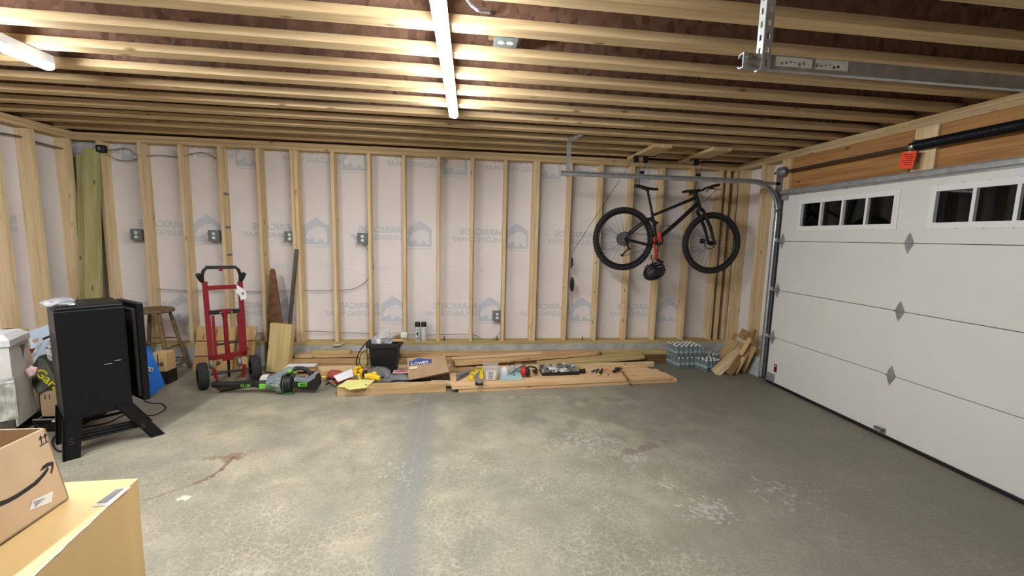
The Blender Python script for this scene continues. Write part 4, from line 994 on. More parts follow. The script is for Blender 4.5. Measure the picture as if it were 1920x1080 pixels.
# ---- packs of bottled water
bp_ = None
def bottle_into(parent, x, y, z):
    global bp_
    if bp_ is None:
        b = MB(); b.lathe([(.0,0),(.028,.002),(.031,.012),(.031,.05),(.028,.058),(.031,.066),(.031,.12),(.027,.145),(.014,.168),(.0135,.182)], (0,0,0), mat='bottle_clear', n=10)
        b.lathe([(.0315,.064),(.0317,.11)], (0,0,0), mat='bottle_label', n=10)
        b.lathe([(.0155,.178),(.0155,.196),(0,.197)], (0,0,0), mat='outlet_white', n=8)
        me_o = b.build('bottle', None, None, loc=(0,0,0)); bp_ = me_o.data; bpy.data.objects.remove(me_o)
    o = bpy.data.objects.new('bottle', bp_); C.objects.link(o); o.parent = parent; o.location = (x, y, z); o.scale = (1, 1, .73); o.rotation_euler = (random.uniform(-.04,.04), random.uniform(-.04,.04), random.uniform(0,6)); return o
def pack(loc, rz, nx, ny, label):
    o = empty('water_bottle_pack', loc, label, 'bottled water', 'shrink-wrapped packs of water', rz=rz)
    for i in range(nx):
        for j in range(ny): bottle_into(o, (i-(nx-1)/2)*.064, (j-(ny-1)/2)*.064, .001)
    b = MB(); M = WM[o]; hx, hy = nx*.032+.002, ny*.032+.002
    prof = [(-hx, 0), (-hx, .125), (-hx+.02, .147), (hx-.02, .147), (hx, .125), (hx, 0)]
    b.prism([M @ Vector((p[0], -hy, p[1])) for p in prof], M.to_3x3() @ Vector((0, 2*hy, 0)), 'shrink_film')
    b.build('shrink_wrap', None, o); return o
pack((2.87, 4.99, 0), .12, 5, 4, 'water bottle pack on the floor at the left, under another pack')
pack((2.885, 5.0, .150), .05, 6, 4, 'water bottle pack stacked on top of the left one')
pack((3.13, 4.83, 0), .25, 4, 3, 'water bottle pack on the floor at the right, nearest the scrap boards')
pack((3.26, 5.07, 0), .1, 4, 3, 'water bottle pack at the rear against the curb')
# ================================================================== smoker cabinet
s2 = math.sqrt(.5); U_ = Vector((s2, s2, 0)); Nn = Vector((s2, -s2, 0)); B0 = Vector((-2.675, 3.105, 0))
def Q(t, d, z): return B0+U_*t-Nn*d+Vector((0,0,z))      # t along the visible side, d backwards, z up
MQ = Matrix(((s2, -s2, 0, B0.x), (s2, s2, 0, B0.y), (0,0,1,0), (0,0,0,1)))   # local (t, d, z)
sk = empty('smoker_cabinet', Q(.18, .2, 0), 'tall black smoker cabinet on splayed legs with its door ajar', 'smoker')
b = MB(); b.rbox((0, .0, .27), (.355, .40, 1.035), .008, 'black_paint', MQ); b.build('body', None, sk)
b = MB(); b.rbox((.003, .003, 1.03), (.352, .397, 1.062), .014, 'black_paint', MQ); b.build('top_cap', None, sk)
# door hinged at the near edge, swung open a little
A_ = Q(.366, .395, 0); dv = (Q(.424, .035, 0)-A_); dl = dv.length; dv.normalize(); dn_ = Vector((-dv.y, dv.x, 0)); MD = Matrix(((dv.x, dn_.x, 0, A_.x), (dv.y, dn_.y, 0, A_.y), (0,0,1,0), (0,0,0,1)))
b = MB(); b.rbox((0, 0, .285), (dl, .045, 1.045), .008, 'black_paint', MD); dro = b.build('door', None, sk)
b = MB(); b.box((.03, -.012, .32), (dl-.03, 0.001, 1.0), 'door_liner', MD); b.build('liner', None, dro)
b = MB()
for z_ in (.33, .99): b.tube([MD @ Vector((.035, -.012, z_)), MD @ Vector((dl-.035, -.012, z_))], .008, 'rubber', 6)
for x_ in (.035, dl-.035): b.tube([MD @ Vector((x_, -.012, .33)), MD @ Vector((x_, -.012, .99))], .008, 'rubber', 6)
b.build('gasket', None, dro)
b = MB(); b.box((.345, .05, .30), (.357, .38, 1.01), 'black_satin', MQ); b.build('chamber_rim', None, sk)
b = MB(); b.box((.22, -.002, .625), (.262, .001, .630), 'galvanised', MQ); b.box((.275, -.002, .640), (.31, .001, .646), 'galvanised', MQ); b.build('side_slot', None, sk)
# A-shaped legs with cross rails
def legpan(t0, t1, tb0, tb1, d, z0=.29):
    b = MB(); b.prism([Q(t0, d, z0), Q(t1, d, z0), Q(tb1, d-.02, 0), Q(tb0, d-.02, 0)], Nn*-.012, 'black_paint'); b.prism([Q(t0, d, z0), Q(t0, d+.05, z0), Q(tb0, d+.05, 0), Q(tb0, d-.02, 0)], U_*.01, 'black_paint'); return b
for d_ in (-.006, .36):
    legpan(-.01, .085, -.03, .055, d_, .285).build('leg', None, sk)
    legpan(.255, .345, .44, .525, d_, .30).build('leg', None, sk)
def SP(u, v, d): return VP(u, v, Q(0, d, 0), Nn)
b = MB(); b.prism([SP(u, v, .02) for u, v in ((140,813),(262,786),(266,800),(140,831))], Nn*-.012, 'black_paint')
for dv_ in (3, 8.5, 14): b.tube([SP(140, 812+dv_*1.15, .016), SP(264, 786+dv_*.92, .016)], .0055, 'black_paint', 8)
b.build('cross_rail', None, sk)
b = MB(); b.tube([Q(.06, .35, .13), Q(.42, .35, .13)], .012, 'black_paint', 8); b.build('cross_rail', None, sk)
for u, v in ((133, 828), (268, 797)):
    b = MB(); b.ring(SP(u, v-3, -.021), Nn, .010, .002, 'dark_steel', 16, 6); b.ring(SP(u+.5, v+3, -.021), Nn, .010, .002, 'dark_steel', 16, 6); b.build('leg_emblem', None, sk)
g = [V(270, 752, 'z', .06), V(285, 756, 'z', .01), V(303, 757, 'z', .006), V(311, 765, 'z', .006), V(300, 774, 'z', .006), V(284, 779, 'z', .006), V(262, 778, 'z', .006), V(240, 775, 'z', .006), V(200, 793, 'z', .006), V(150, 802, 'z', .006), V(120, 808, 'z', .006)]
cable('power_cord', g, .005, 'rubber', 'black power cord looping on the floor beside the smoker', 'cord')
cable('power_cord', [V(122, 800, 'z', .10), V(108, 812, 'z', .05), V(98, 828, 'z', .02), V(104, 842, 'z', .008), V(116, 846, 'z', .008), V(126, 838, 'z', .008)], .007, 'rubber', 'thick black cord hanging behind the left smoker leg', 'cord')
tb = MB(); tb.crumple(Q(.04, .12, 1.082), (.075, .10, .03), 'smoke_film', 5, 3, .12); tb.crumple(Q(.07, .03, 1.075), (.04, .015, .008), 'foil', 8, 2, .3)
tag(tb.build('plastic_bag', None), 'clear crumpled plastic bag lying on top of the black smoker', 'bag')
# ================================================================== stool
sc_ = V(291, 582, 'y', 5.0); so = empty('wooden_stool', (sc_.x, 4.98, 0), 'round brown wooden stool with turned legs standing behind the smoker', 'stool')
cx, cy = sc_.x, 4.98
b = MB(); b.lathe([(0,.735),(.165,.735),(.182,.728),(.188,.712),(.182,.698),(.15,.692),(0,.69)], (cx, cy, 0), mat='stool_wood', n=32)
for v_ in b.v: v_.y = cy+(v_.y-cy)*.9
b.build('seat', None, so)
feet = []
for sx in (-1, 1):
    for sy in (-1, 1):
        tp = Vector((cx+.10*sx, cy+.085*sy, .70)); ft = Vector((cx+.215*sx, cy+.17*sy, 0)); feet.append((tp, ft))
        b = MB(); k = [tp.lerp(ft, t) for t in (0,.12,.3,.5,.55,.6,.8,.95,1)]; b.tube(k, [.014,.017,.021,.019,.021,.019,.020,.015,.013], 'stool_wood', 10); b.build('leg', None, so)
for i, j, t in ((0,1,.56),(2,3,.56),(0,2,.46),(1,3,.46),(0,2,.80),(1,3,.80),(0,1,.86),(2,3,.86)):
    b = MB(); a = feet[i][0].lerp(feet[i][1], t); e = feet[j][0].lerp(feet[j][1], t); b.tube([a, a.lerp(e,.5), e], [.008,.0125,.008], 'stool_wood', 8); b.build('rung', None, so)
# blue panel and small box right of the smoker
bpn = [V(u, v, 'y', yy) for u, v, yy in ((266, 652, 4.35), (279, 650, 4.35), (285, 664, 4.35), (308, 722, 4.27), (277, 749, 4.22), (262, 744, 4.22))]
b = MB(); b.prism(bpn, (0, .012, 0), 'blue_plastic'); q = [V(u, v, 'y', 4.283) for u, v in ((272, 686), (288, 690), (287, 698), (271, 694))]; b.prism(q, (0, -.0012, 0), 'sticker')
q = [V(u, v, 'y', 4.281) for u, v in ((274, 689), (279, 690), (279, 695), (274, 694))]; b.prism(q, (0, -.0008, 0), 'ink_grey'); q = [V(u, v, 'y', 4.281) for u, v in ((282, 690), (286, 691), (286, 696), (282, 695))]; b.prism(q, (0, -.0008, 0), 'ink_grey')
tag(b.build('blue_board', None), 'bright blue plastic board with a white label, leaning behind the smoker door', 'board')
q0, q1 = V(284, 697, 'y', 4.60), V(311, 663, 'y', 4.60)
b = MB(); b.rbox((q0.x-.10, 4.61, 0), (q1.x-.005, 4.76, q0.z-.001), .006, 'black_satin'); tag(b.build('dark_case', None), 'low dark case under the stool, carrying a tan box', 'case')
b = MB(); b.rbox((q0.x, 4.60, q0.z), (q1.x, 4.74, q1.z), .004, 'tan_wood_box'); c0 = V(303, 683, 'y', 4.598); b.cyl(c0, c0-Vector((0,.004,0)), .018, 'ink_black', 18); b.cyl(c0-Vector((0,.003,0)), c0-Vector((0,.006,0)), .007, 'tan_wood_box', 12); c1 = V(296, 680, 'y', 4.598); b.box((c1.x-.004, 4.596, q0.z), (c1.x+.004, 4.60, q1.z), 'ink_black'); tag(b.build('tan_box', None), 'small tan box with a black round mark, beside the blue board', 'box')
# ================================================================== clutter left of the smoker
# white bin with lid
ye = 3.55
def PY(us, y): return [V(u, v, 'y', y) for u, v in us]
wbn = empty('white_bin', V(30, 700, 'y', 3.6), 'tall grimy white bin with a rounded white lid at the left edge', 'bin')
b = MB()
fx0, fx1 = V(16, 650, 'y', ye).x, V(50, 650, 'y', ye).x
fc = PY([(-60, 650), (16, 648), (22, 712), (26, 770), (-60, 800)], 3.40)
sd0 = [V(16, 648, 'y', 3.40), V(52, 641, 'y', 3.62), V(66, 764, 'y', 3.62), V(26, 786, 'y', 3.40)]
TL = V(-70, 655, 'y', 3.30)
zf0, zf1 = .10, .62
A0 = V(16, 650, 'y', 3.40); A1 = V(53, 642, 'y', 3.66)
dirx = Vector((A1.x-A0.x, A1.y-A0.y, 0)); nrm = Vector((-dirx.y, dirx.x, 0)).normalized()
def prz(pt, z, s=1.): return Vector((pt.x, pt.y, z))
Cc = A0+nrm*.30; Dd = A1+nrm*.30
bot = .12; top_ = A0.z
ring0 = [Vector((q.x, q.y, bot)) for q in (A0, A1, Dd, Cc)]; ring1 = [Vector((q.x, q.y, top_)) for q in (A0, A1, Dd, Cc)]
b.add(ring0+ring1, [(0,1,5,4),(1,2,6,5),(2,3,7,6),(3,0,4,7),(0,3,2,1),(4,5,6,7)], 'grimy_white'); b.build('body', None, wbn)
b = MB(); cxy = (A0+A1+Cc+Dd)/4
def ex(q, k): return Vector((cxy.x+(q.x-cxy.x)*k, cxy.y+(q.y-cxy.y)*k, 0))
lv = [ex(q, 1.07)+Vector((0,0,top_)) for q in (A0, A1, Dd, Cc)]+[ex(q, 1.07)+Vector((0,0,top_+.045)) for q in (A0, A1, Dd, Cc)]+[ex(q, .8)+Vector((0,0,top_+.085)) for q in (A0, A1, Dd, Cc)]
b.add(lv, [(0,3,2,1)]+[(i, (i+1) % 4, 4+(i+1) % 4, 4+i) for i in range(4)]+[(4+i, 4+(i+1) % 4, 8+(i+1) % 4, 8+i) for i in range(4)]+[(8,9,10,11)], 'white_plastic'); b.build('lid', None, wbn)
nw = Vector((dirx.y, -dirx.x, 0)).normalized()*.002
b = MB(); b.sheet([A0.lerp(A1, a_)+nw+Vector((0,0,h_)) for a_, h_ in ((.52,-.005),(.60,-.05),(.62,-.10),(.66,-.11),(.70,-.06),(.78,-.02),(.80,-.005))], 'sack_grey'); b.build('dirt_smear', None, wbn)
bx_ = MB(); bx_.rbox((A0.x-.12, A0.y+.08, 0), (A1.x-.06, A1.y+.12, .118), .01, 'black_satin'); tag(bx_.build('dark_crate', None), 'low black crate on the floor under the white bin', 'crate')
# cloudy metal tank in front of it
p1 = V(37, 786, 'y', 3.05); hh_ = V(37, 712, 'y', 3.05).z-p1.z
TM = Matrix.Translation(p1) @ Matrix.Rotation(math.radians(42), 4, 'Z')   # local -x runs along the face seen, +y away
mt = MB(); mt.rbox((-.30, 0, 0), (0, .12, hh_), .012, 'foil', TM)
for k in range(5): mt.rbox((-.27+.055*k, -.006, .02), (-.245+.055*k, .004, hh_-.03), .005, 'foil', TM)
mo = tag(mt.build('metal_tank', None), 'dented silvery metal tank at the left edge, before the white bin', 'tank')
MB().crumple(TM @ Vector((-.17, .05, hh_+.02)), (.05,.04,.035), 'foil', 9, 2, .3).build('filler_neck', None, mo)
st_ = MB(); st_.rbox((-.30, .01, -p1.z), (-.02, .11, -.002), .008, 'dark_steel', TM); tag(st_.build('tank_base', None), 'dark low stand below the silvery tank', 'stand')
# pale blue picture board
q = [V(u, v, 'y', yy) for u, v, yy in ((52, 622, 4.02), (101, 605, 4.02), (112, 690, 3.92), (100, 720, 3.88), (66, 700, 3.90))]
b = MB(); b.prism(q, (0,.01,0), 'poster_blue')
for poly, mm in ((((79,634),(97,627),(98,631),(81,638)), 'ink_black'), (((96,618),(101,616),(100,621)), 'ink_black'), (((60,638),(72,633),(72,641),(64,643)), 'cardboard'), (((92,638),(96,634),(95,642)), 'ink_grey'), (((55,655),(67,652),(60,664)), 'sticker_red'), (((70,690),(76,668),(84,672),(80,700)), 'bag_olive')):
    b.prism([V(u, v, 'y', 3.915) for u, v in poly], (0,-.001,0), mm)
tag(b.build('picture_board', None), 'pale blue printed board leaning between the white bin and the smoker', 'board')
# white frame rack
wf = MB(); x0 = 88
def bar2(a, e, w=.02): wf.bar(V(a[0], a[1], 'y', 3.80), V(e[0], e[1], 'y', 3.80), w, w, (0,-1,0), 'grimy_white')
for a, e in (((90,650),(101,705)), ((100,650),(108,702)), ((108,648),(114,700)), ((88,651),(110,648)), ((93,668),(112,664)), ((97,686),(114,682)), ((100,705),(116,700))): bar2(a, e)
tag(wf.build('white_rack', None), 'small white wire-frame rack behind the left smoker edge', 'rack')
# olive sack with yellow lettering
sa = MB(); cen = [V(u, v, 'y', yy) for u, v, yy in ((58, 690, 3.72), (72, 668, 3.76), (86, 676, 3.76), (108, 716, 3.70), (98, 728, 3.62), (70, 738, 3.60), (60, 722, 3.62))]
sa.prism(cen, (0,.12,0), 'bag_olive')
ux_ = (V(104, 722, 'y', 3.60)-V(66, 690, 'y', 3.60)).normalized(); up_ = Vector((ux_.z*-1, 0, ux_.x)).normalized()
if up_.z < 0: up_ = -up_
o_ = V(64, 700, 'y', 3.595); sa.text('Garage', o_, ux_, up_, .10, 'ink_yellow', fit=.30, bold=.02)
tag(sa.build('garage_sack', None), 'dark olive sack with slanting yellow lettering under the picture board', 'sack')
pk = MB(); pk.crumple(V(60, 697, 'y', 3.58), (.032,.03,.045), 'bag_pink', 3, 2, .25); tag(pk.build('crumpled_wrapper', None), 'crumpled pinkish wrapper at the bin corner next to the olive sack', 'wrapper')
# small carton behind smoker leg
def carton(o, lo, hi, mat, wall=.006, open_=True, M=None):
    x0, y0, z0 = lo; x1, y1, z1 = hi
    for l, h_ in (((x0,y0,z0),(x1,y1,z0+wall)), ((x0,y0,z0),(x0+wall,y1,z1)), ((x1-wall,y0,z0),(x1,y1,z1)), ((x0,y0,z0),(x1,y0+wall,z1)), ((x0,y1-wall,z0),(x1,y1,z1))): o.box(l, h_, mat, M)
    return o
p0 = V(76, 770, 'y', 3.62); p1 = V(126, 732, 'y', 3.62)
b = MB(); carton(b, (p0.x, 3.62, .095), (p1.x+.02, 3.85, p1.z), 'cardboard')
for k in range(2): b.box((p0.x+.04+.03*k, 3.6185, p1.z-.07), (p0.x+.046+.03*k, 3.62, p1.z-.03), 'ink_black')
tag(b.build('small_carton', None), 'small open cardboard box behind the left smoker leg', 'cardboard box')
b = MB(); carton(b, (p0.x+.0, 3.56, 0), (p1.x+.05, 3.9, .092), 'black_satin'); tag(b.build('black_tray', None), 'shallow black tray under the small open box', 'tray')
b = MB(); b.rbox((p1.x-.03, 3.50, .10), (p1.x+.04, 3.555, .115), .005, 'white_plastic'); b.tube([(p0.x+.02, 3.535, .11), (p1.x, 3.535, .113)], .006, 'galvanised'); b.box((p1.x-.02, 3.51, 0), (p1.x+.03, 3.55, .10), 'black_satin'); tag(b.build('metal_rod_tool', None), 'tool with a white grip and metal rod on the floor behind the smoker leg', 'tool')
p = V(55, 792, 'z', .02); b = MB()
for k in range(5): b.tube([(p.x-.12+.035*k, p.y-.14, .05), (p.x+.05+.035*k, p.y+.1, .06)], .009, 'galvanised' if k % 2 else 'grimy_white', 6)
b.rbox((p.x-.16, p.y-.16, .0), (p.x+.14, p.y+.1, .035), .01, 'sack_grey'); tag(b.build('tube_bundle', None), 'bundle of silver tubes on the floor behind the arrow-printed box', 'tubes')
b = MB(); g = [V(38, 762, 'z', .14), V(52, 775, 'z', .10), V(64, 792, 'z', .07), V(78, 806, 'z', .07), V(82, 812, 'z', .02)]; cable('power_cord', g, .007, 'rubber', 'black cord draped over the silver tubes', 'cord')
# wooden box far left and a carton behind
q = V(20, 612, 'x', XL+.1); b = MB(); b.rbox((XL+.022, 3.95, .0), (XL+.17, 4.36, .655), .006, 'tan_wood_box'); b.prism([(XL+.10, 4.2, .656), (XL+.13, 4.26, .656), (XL+.08, 4.26, .656)], (0,0,.02), 'sticker_red'); tag(b.build('wooden_box', None), 'tan wooden box against the left wall behind the white bin', 'box')
b = MB(); b.box((XL+.18, 3.75, 0), (XL+.24, 4.15, .60), 'sack_grey'); tag(b.build('grey_slab', None), 'grey slab standing behind the white bin', 'slab')
# ================================================================== foreground cartons
Zc = .75; A = V(259, 897, 'z', Zc); Bk = V(112, 905, 'z', Zc); Fr = V(70, 1080, 'z', Zc)
e1 = (Bk-A).normalized(); e2 = (Fr-A).normalized()
wX, wY = .80, .95
nx, ny, nzv = 14, 14, 12
def cpt(i, j, z, bul=0): return A+e1*wX*i+e2*wY*j+Vector((0,0,z-Zc))
b = MB(); vv = []; ff = []
for i in range(nx+1):
    for j in range(ny+1):
        a_, c_ = i/nx, j/ny; sag = -.012*math.sin(PI*a_)*math.sin(PI*c_)
        inn = .010*math.sin(PI*c_)*(1-a_)    # the near edge bows inwards
        vv.append(cpt(a_, c_, Zc+sag)+e1*inn)
for i in range(nx):
    for j in range(ny): k = i*(ny+1)+j; ff.append((k, k+ny+1, k+ny+2, k+1))
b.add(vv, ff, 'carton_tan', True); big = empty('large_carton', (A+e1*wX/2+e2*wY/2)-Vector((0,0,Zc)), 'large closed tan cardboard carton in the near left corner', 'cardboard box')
b.build('lid', None, big)
b = MB(); vv = []; ff = []
def edge(t):     # outline going round the four sides
    if t < 1: return cpt(0, t, 0)+e1*.010*math.sin(PI*t)
    if t < 2: return cpt(t-1, 1, 0)
    if t < 3: return cpt(1, 3-t, 0)
    return cpt(4-t, 0, 0)
nt_ = 4*12
for k in range(nt_):
    t = 4*k/nt_; p = edge(t)
    for q in range(nzv+1):
        z = Zc*q/nzv; dent = (.030*math.exp(-((z-Zc*.50)/.17)**2))*(-1)
        c0 = cpt(.5, .5, 0); dr_ = Vector((p.x-c0.x, p.y-c0.y, 0)).normalized()
        vv.append(Vector((p.x, p.y, z))-dr_*(.003*math.sin(PI*min(1, (Zc-z)/.5))*1.0 if q < nzv else 0))
for k in range(nt_):
    for q in range(nzv): a0 = k*(nzv+1)+q; a1 = ((k+1) % nt_)*(nzv+1)+q; ff.append((a0, a1, a1+1, a0+1))
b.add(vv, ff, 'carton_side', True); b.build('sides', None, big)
q = [V(u, v, 'z', Zc+.0015) for u, v in ((172, 950), (215, 918), (246, 913), (205, 948))]
MB().prism(q, (0,0,.0008), 'film').prism([V(u, v, 'z', Zc+.003) for u, v in ((182, 943), (217, 918), (232, 916), (200, 941))], (0,0,.0006), 'sack_grey').build('label_pouch', None, big)
# open box with the arrow print
Z2 = Zc+.001; D0 = V(130, 934, 'z', Z2); D1 = V(0, 1021.7, 'z', Z2); f1 = (D1-D0); f1.z = 0; f1.normalize()
gT = V(83, 805, 'z', .981); gC = V(90, 804, 'z', .981); f2 = Vector((f1.y, -f1.x, 0));
if f2.dot(e1) < 0: f2 = -f2
H2 = .235; W2 = .46; D2 = .17
# the box leans slightly outward at the top, as its walls are slack
ab = empty('shipping_box', D0+f1*W2/2+f2*D2/2, 'open cardboard shipping box with a curved black arrow, on the large carton', 'cardboard box')
MX = Matrix(((f1.x, f2.x, 0, D0.x), (f1.y, f2.y, 0, D0.y), (f1.z, f2.z, 1, Z2), (0,0,0,1)))
tilt = lambda p: Vector((p[0]+.0, p[1], p[2]))
def AB(x, y, z):   # slack top: leans back by 4 cm over its height
    return MX @ Vector((x+(-.0)*z, y+.19*z, z))
tk = .005
b = MB()
for (x0,x1,y0,y1,z0,z1) in ((0,W2,0,tk,0,H2),(0,tk,0,D2,0,H2),(W2-tk,W2,0,D2,0,H2),(0,W2,D2-tk,D2,0,H2),(0,W2,0,D2,0,tk)):
    pts = [AB(x,y,z) for z in (z0,z1) for x,y in ((x0,y0),(x1,y0),(x1,y1),(x0,y1))]; b.add(pts, [(0,3,2,1),(4,5,6,7),(0,1,5,4),(1,2,6,5),(2,3,7,6),(3,0,4,7)], 'cardboard')
b.build('walls', None, ab)
b = MB()
# arrow swoosh on the front face (x grows towards the camera side, drawn right to left)
def FP(u, v): # photo position onto the front face plane
    return VP(u, v, AB(0, -.0008, 0), (AB(1,0,0)-AB(0,0,0)).cross(AB(0,0,1)-AB(0,0,0)))
up_e = [(0,940),(12,936),(28,928),(45,917),(62,905),(76,892),(86,880),(89,876)]; lo_e = [(92,880),(84,892),(70,908),(52,921),(34,933),(16,943),(0,950)]
b.sheet([FP(u, v) for u, v in up_e+lo_e], 'ink_black')
b.sheet([FP(u, v) for u, v in ((75,884),(80,874),(88,868),(99,865),(101,868),(100,878),(97,889),(95,886),(97,876),(96,872),(88,876))], 'ink_black')
for q in (((74,836),(90,826),(91,828),(75,838)),):
    b.sheet([FP(u, v) for u, v in q], 'ink_black')
for cxu in (79, 87):
    vo_ = -(cxu-79)*.55
    b.sheet([FP(u, v+vo_) for u, v in ((cxu-1,833),(cxu+.6,832),(cxu-1.2,822),(cxu-2.8,823))], 'ink_black')
    b.sheet([FP(u, v+vo_) for u, v in ((cxu-6,826),(cxu+2,821),(cxu-3.5,816))], 'ink_black')
b.build('arrow_print', None, ab)
b = MB(); n_ = (FP(60,930)-FP(60,931)).cross(FP(61,930)-FP(60,930)).normalized()
if n_.dot(EYE-FP(60,930)) < 0: n_ = -n_
b.sheet([FP(u, v)+n_*.0005 for u, v in ((54,958),(61,938),(99,921),(97,941))], 'sticker')
for k in range(4): b.sheet([FP(u, v)+n_*.0009 for u, v in ((62+1*k,947-0*k+3*k-4),(62+k,945+3*k-4),(84-5*k,937+4*k-3),(84-5*k,938.6+4*k-3))], 'ink_grey')
b.build('address_label', None, ab)
BPt = AB(0, D2-.008, 0); bn_ = (AB(1,0,0)-AB(0,0,0)).cross(AB(0,0,1)-AB(0,0,0))
b = MB(); b.prism([VP(u, v, BPt, bn_) for u, v in ((10, 811), (36, 815), (60, 821), (40, 834), (24, 846), (14, 836))], f2*-.002, 'sticker'); b.prism([VP(u, v, BPt-f2*.004, bn_) for u, v in ((20, 818), (40, 820), (36, 828), (20, 827))], f2*-.001, 'bag_pink')
tag(b.build('packing_paper', None), 'white printed paper inside the open shipping box', 'paper')
b = MB(); rn = random.Random(5); b.tube([cpt(0, .12+.88*k/40, Zc)+e1*(.010*math.sin(PI*(.12+.88*k/40)))+Vector((0,0,-.001+rn.uniform(-.0012,.0012))) for k in range(41)], [.0012+.0022*rn.random() for k in range(41)], 'sticker', 6); b.build('worn_edge', None, big)
# ================================================================== hand truck
hx = Vector((.826, .563, 0)); hy = Vector((-.563, .826, 0)); hp0 = Vector((-2.38, 4.59, 0))
def HP(u, v, back=.06): return VP(u, v, hp0+hy*back, hy)
ht_ = empty('hand_truck', hp0, 'red steel hand truck with two black tyres standing upright', 'hand truck')
def rail(name, pts, w, mat, parent=ht_, t=None):
    b = MB(); P = [HP(*p) for p in pts]
    for i in range(len(P)-1): b.bar(P[i], P[i+1], w, t or w, hy, mat)
    return b.build(name, None, parent)
rail('side_rail', [(383.5, 528), (396, 674)], .046, 'red_paint', t=.03); rail('side_rail', [(450, 528), (459, 664)], .046, 'red_paint', t=.03)
rail('inner_rail', [(399, 592), (405, 672)], .026, 'red_paint', t=.03); rail('inner_rail', [(446, 588), (452, 664)], .026, 'red_paint', t=.03)
rail('cross_plate', [(384, 540.5), (449, 537)], .045, 'red_paint', t=.012); rail('black_crossbar', [(391, 586.5), (449, 582.5)], .044, 'black_satin', t=.03)
b = MB(); b.tube([HP(421, 586), HP(422, 598), HP(425, 640), HP(428, 670)], [.028, .021, .021, .026], 'red_paint', 10); b.build('centre_post', None, ht_)
b = MB(); b.bar(HP(414, 583), HP(433, 582), .035, .05, hy, 'red_paint'); b.cyl(HP(412, 586, .02), HP(413, 586, .0), .010, 'chrome'); b.cyl(HP(434, 585, .02), HP(434.5, 585, .0), .010, 'chrome'); b.build('post_clamp', None, ht_)
b = MB(); b.tube([HP(380, 530), HP(378.5, 518), HP(381, 508), HP(387, 502), HP(442, 501), HP(447, 506), HP(450.5, 515), HP(451, 530)], .016, 'black_satin', 10); b.bar(HP(385, 500.5), HP(442, 500), .022, .03, hy, 'black_satin'); b.build('loop_handle', None, ht_)
MB().bar(HP(413, 501), HP(414, 508), .03, .03, hy, 'red_paint').build('handle_latch', None, ht_)
for a, e in (((379.5, 528), (371, 515)), ((450.5, 527), (457.5, 513))):
    b = MB(); A1_ = HP(*a); E1_ = HP(*e, .0); b.tube([A1_, A1_.lerp(E1_, .3), E1_], [.018, .024, .023], 'rubber', 10); b.build('grip', None, ht_)
b = MB(); b.tube([HP(403, 647), HP(448, 640)], .011, 'black_satin', 8); b.build('lower_rod', None, ht_)
rail('bottom_plate', [(391, 672), (462, 661)], .05, 'red_paint', t=.03); rail('bottom_bracket', [(417, 671), (438, 668)], .06, 'red_paint', t=.05)
b = MB(); b.tube([HP(428, 672), HP(430, 706)], .013, 'black_satin', 8); b.build('stand_rod', None, ht_)
wl_, wr_ = VP(380, 705, hp0, hy), VP(478, 689, hp0, hy)
wl_.z = wr_.z = .135
b = MB(); b.tube([wl_, wr_], .010, 'black_satin', 8); b.build('axle', None, ht_)
for c, s in ((wl_, 1), (wr_, -1)):
    b = MB(); b.lathe([(.07,-.042),(.105,-.046),(.128,-.038),(.135,-.02),(.135,.02),(.128,.038),(.105,.046),(.07,.042)], c, hx, 'tread_rubber', 32)
    for q in (-.022, 0, .022): b.ring(c+hx*q, hx, .1345, .003, 'rubber', 32, 4)
    w_ = b.build('wheel', None, ht_); b = MB(); b.lathe([(0,-.02),(.03,-.03),(.04,-.015),(.07,-.03),(.07,.03),(.04,.015),(.03,.03),(0,.02)], c, hx, 'black_satin', 20); b.cyl(c+hx*.03*s, c+hx*.06*s, .014, 'chrome', 8); b.build('hub', None, w_)
for c, s in ((wl_, 1), (wr_, -1)):
    p = c+hx*.095*s; cp_ = HP(396, 683, .05) if s > 0 else HP(449, 678, .05); b = MB(); b.lathe([(0,-.015),(.045,-.017),(.05,0),(.045,.017),(0,.015)], cp_, hx, 'galvanised_dull', 18); b.build('caster_wheel', None, ht_)
    b = MB(); b.bar(p+Vector((0,0,.05)), p+Vector((0,0,-.08))+hx*.02*s, .03, .05, hy, 'red_paint'); b.cyl(p+Vector((0,0,-.05))-hy*.03, p+Vector((0,0,-.05))-hy*.036, .008, 'chrome', 8); b.build('axle_bracket', None, ht_)
b = MB(); b.prism([wl_+hx*.09-hy*.02+Vector((0,0,-.12)), wr_-hx*.09-hy*.02+Vector((0,0,-.12)), wr_-hx*.12-hy*.22+Vector((0,0,-.125)), wl_+hx*.12-hy*.22+Vector((0,0,-.125))], (0,0,.005), 'black_satin'); b.build('toe_plate', None, ht_)
gl = MB(); q = [HP(u, v, .02) for u, v in ((443,533),(447,536),(455,541),(461,547),(463,556),(460,562),(455,561),(452,564),(450,556),(446,550),(443,550),(441,547),(445,543))]
gl.prism(q, hy*.01, 'cloth_white'); gl.ring(HP(455, 550, .01), hy, .008, .003, 'ink_black', 12, 5); tag(gl.build('white_glove', None), 'white cloth glove hung on the right rail of the red hand truck', 'glove')
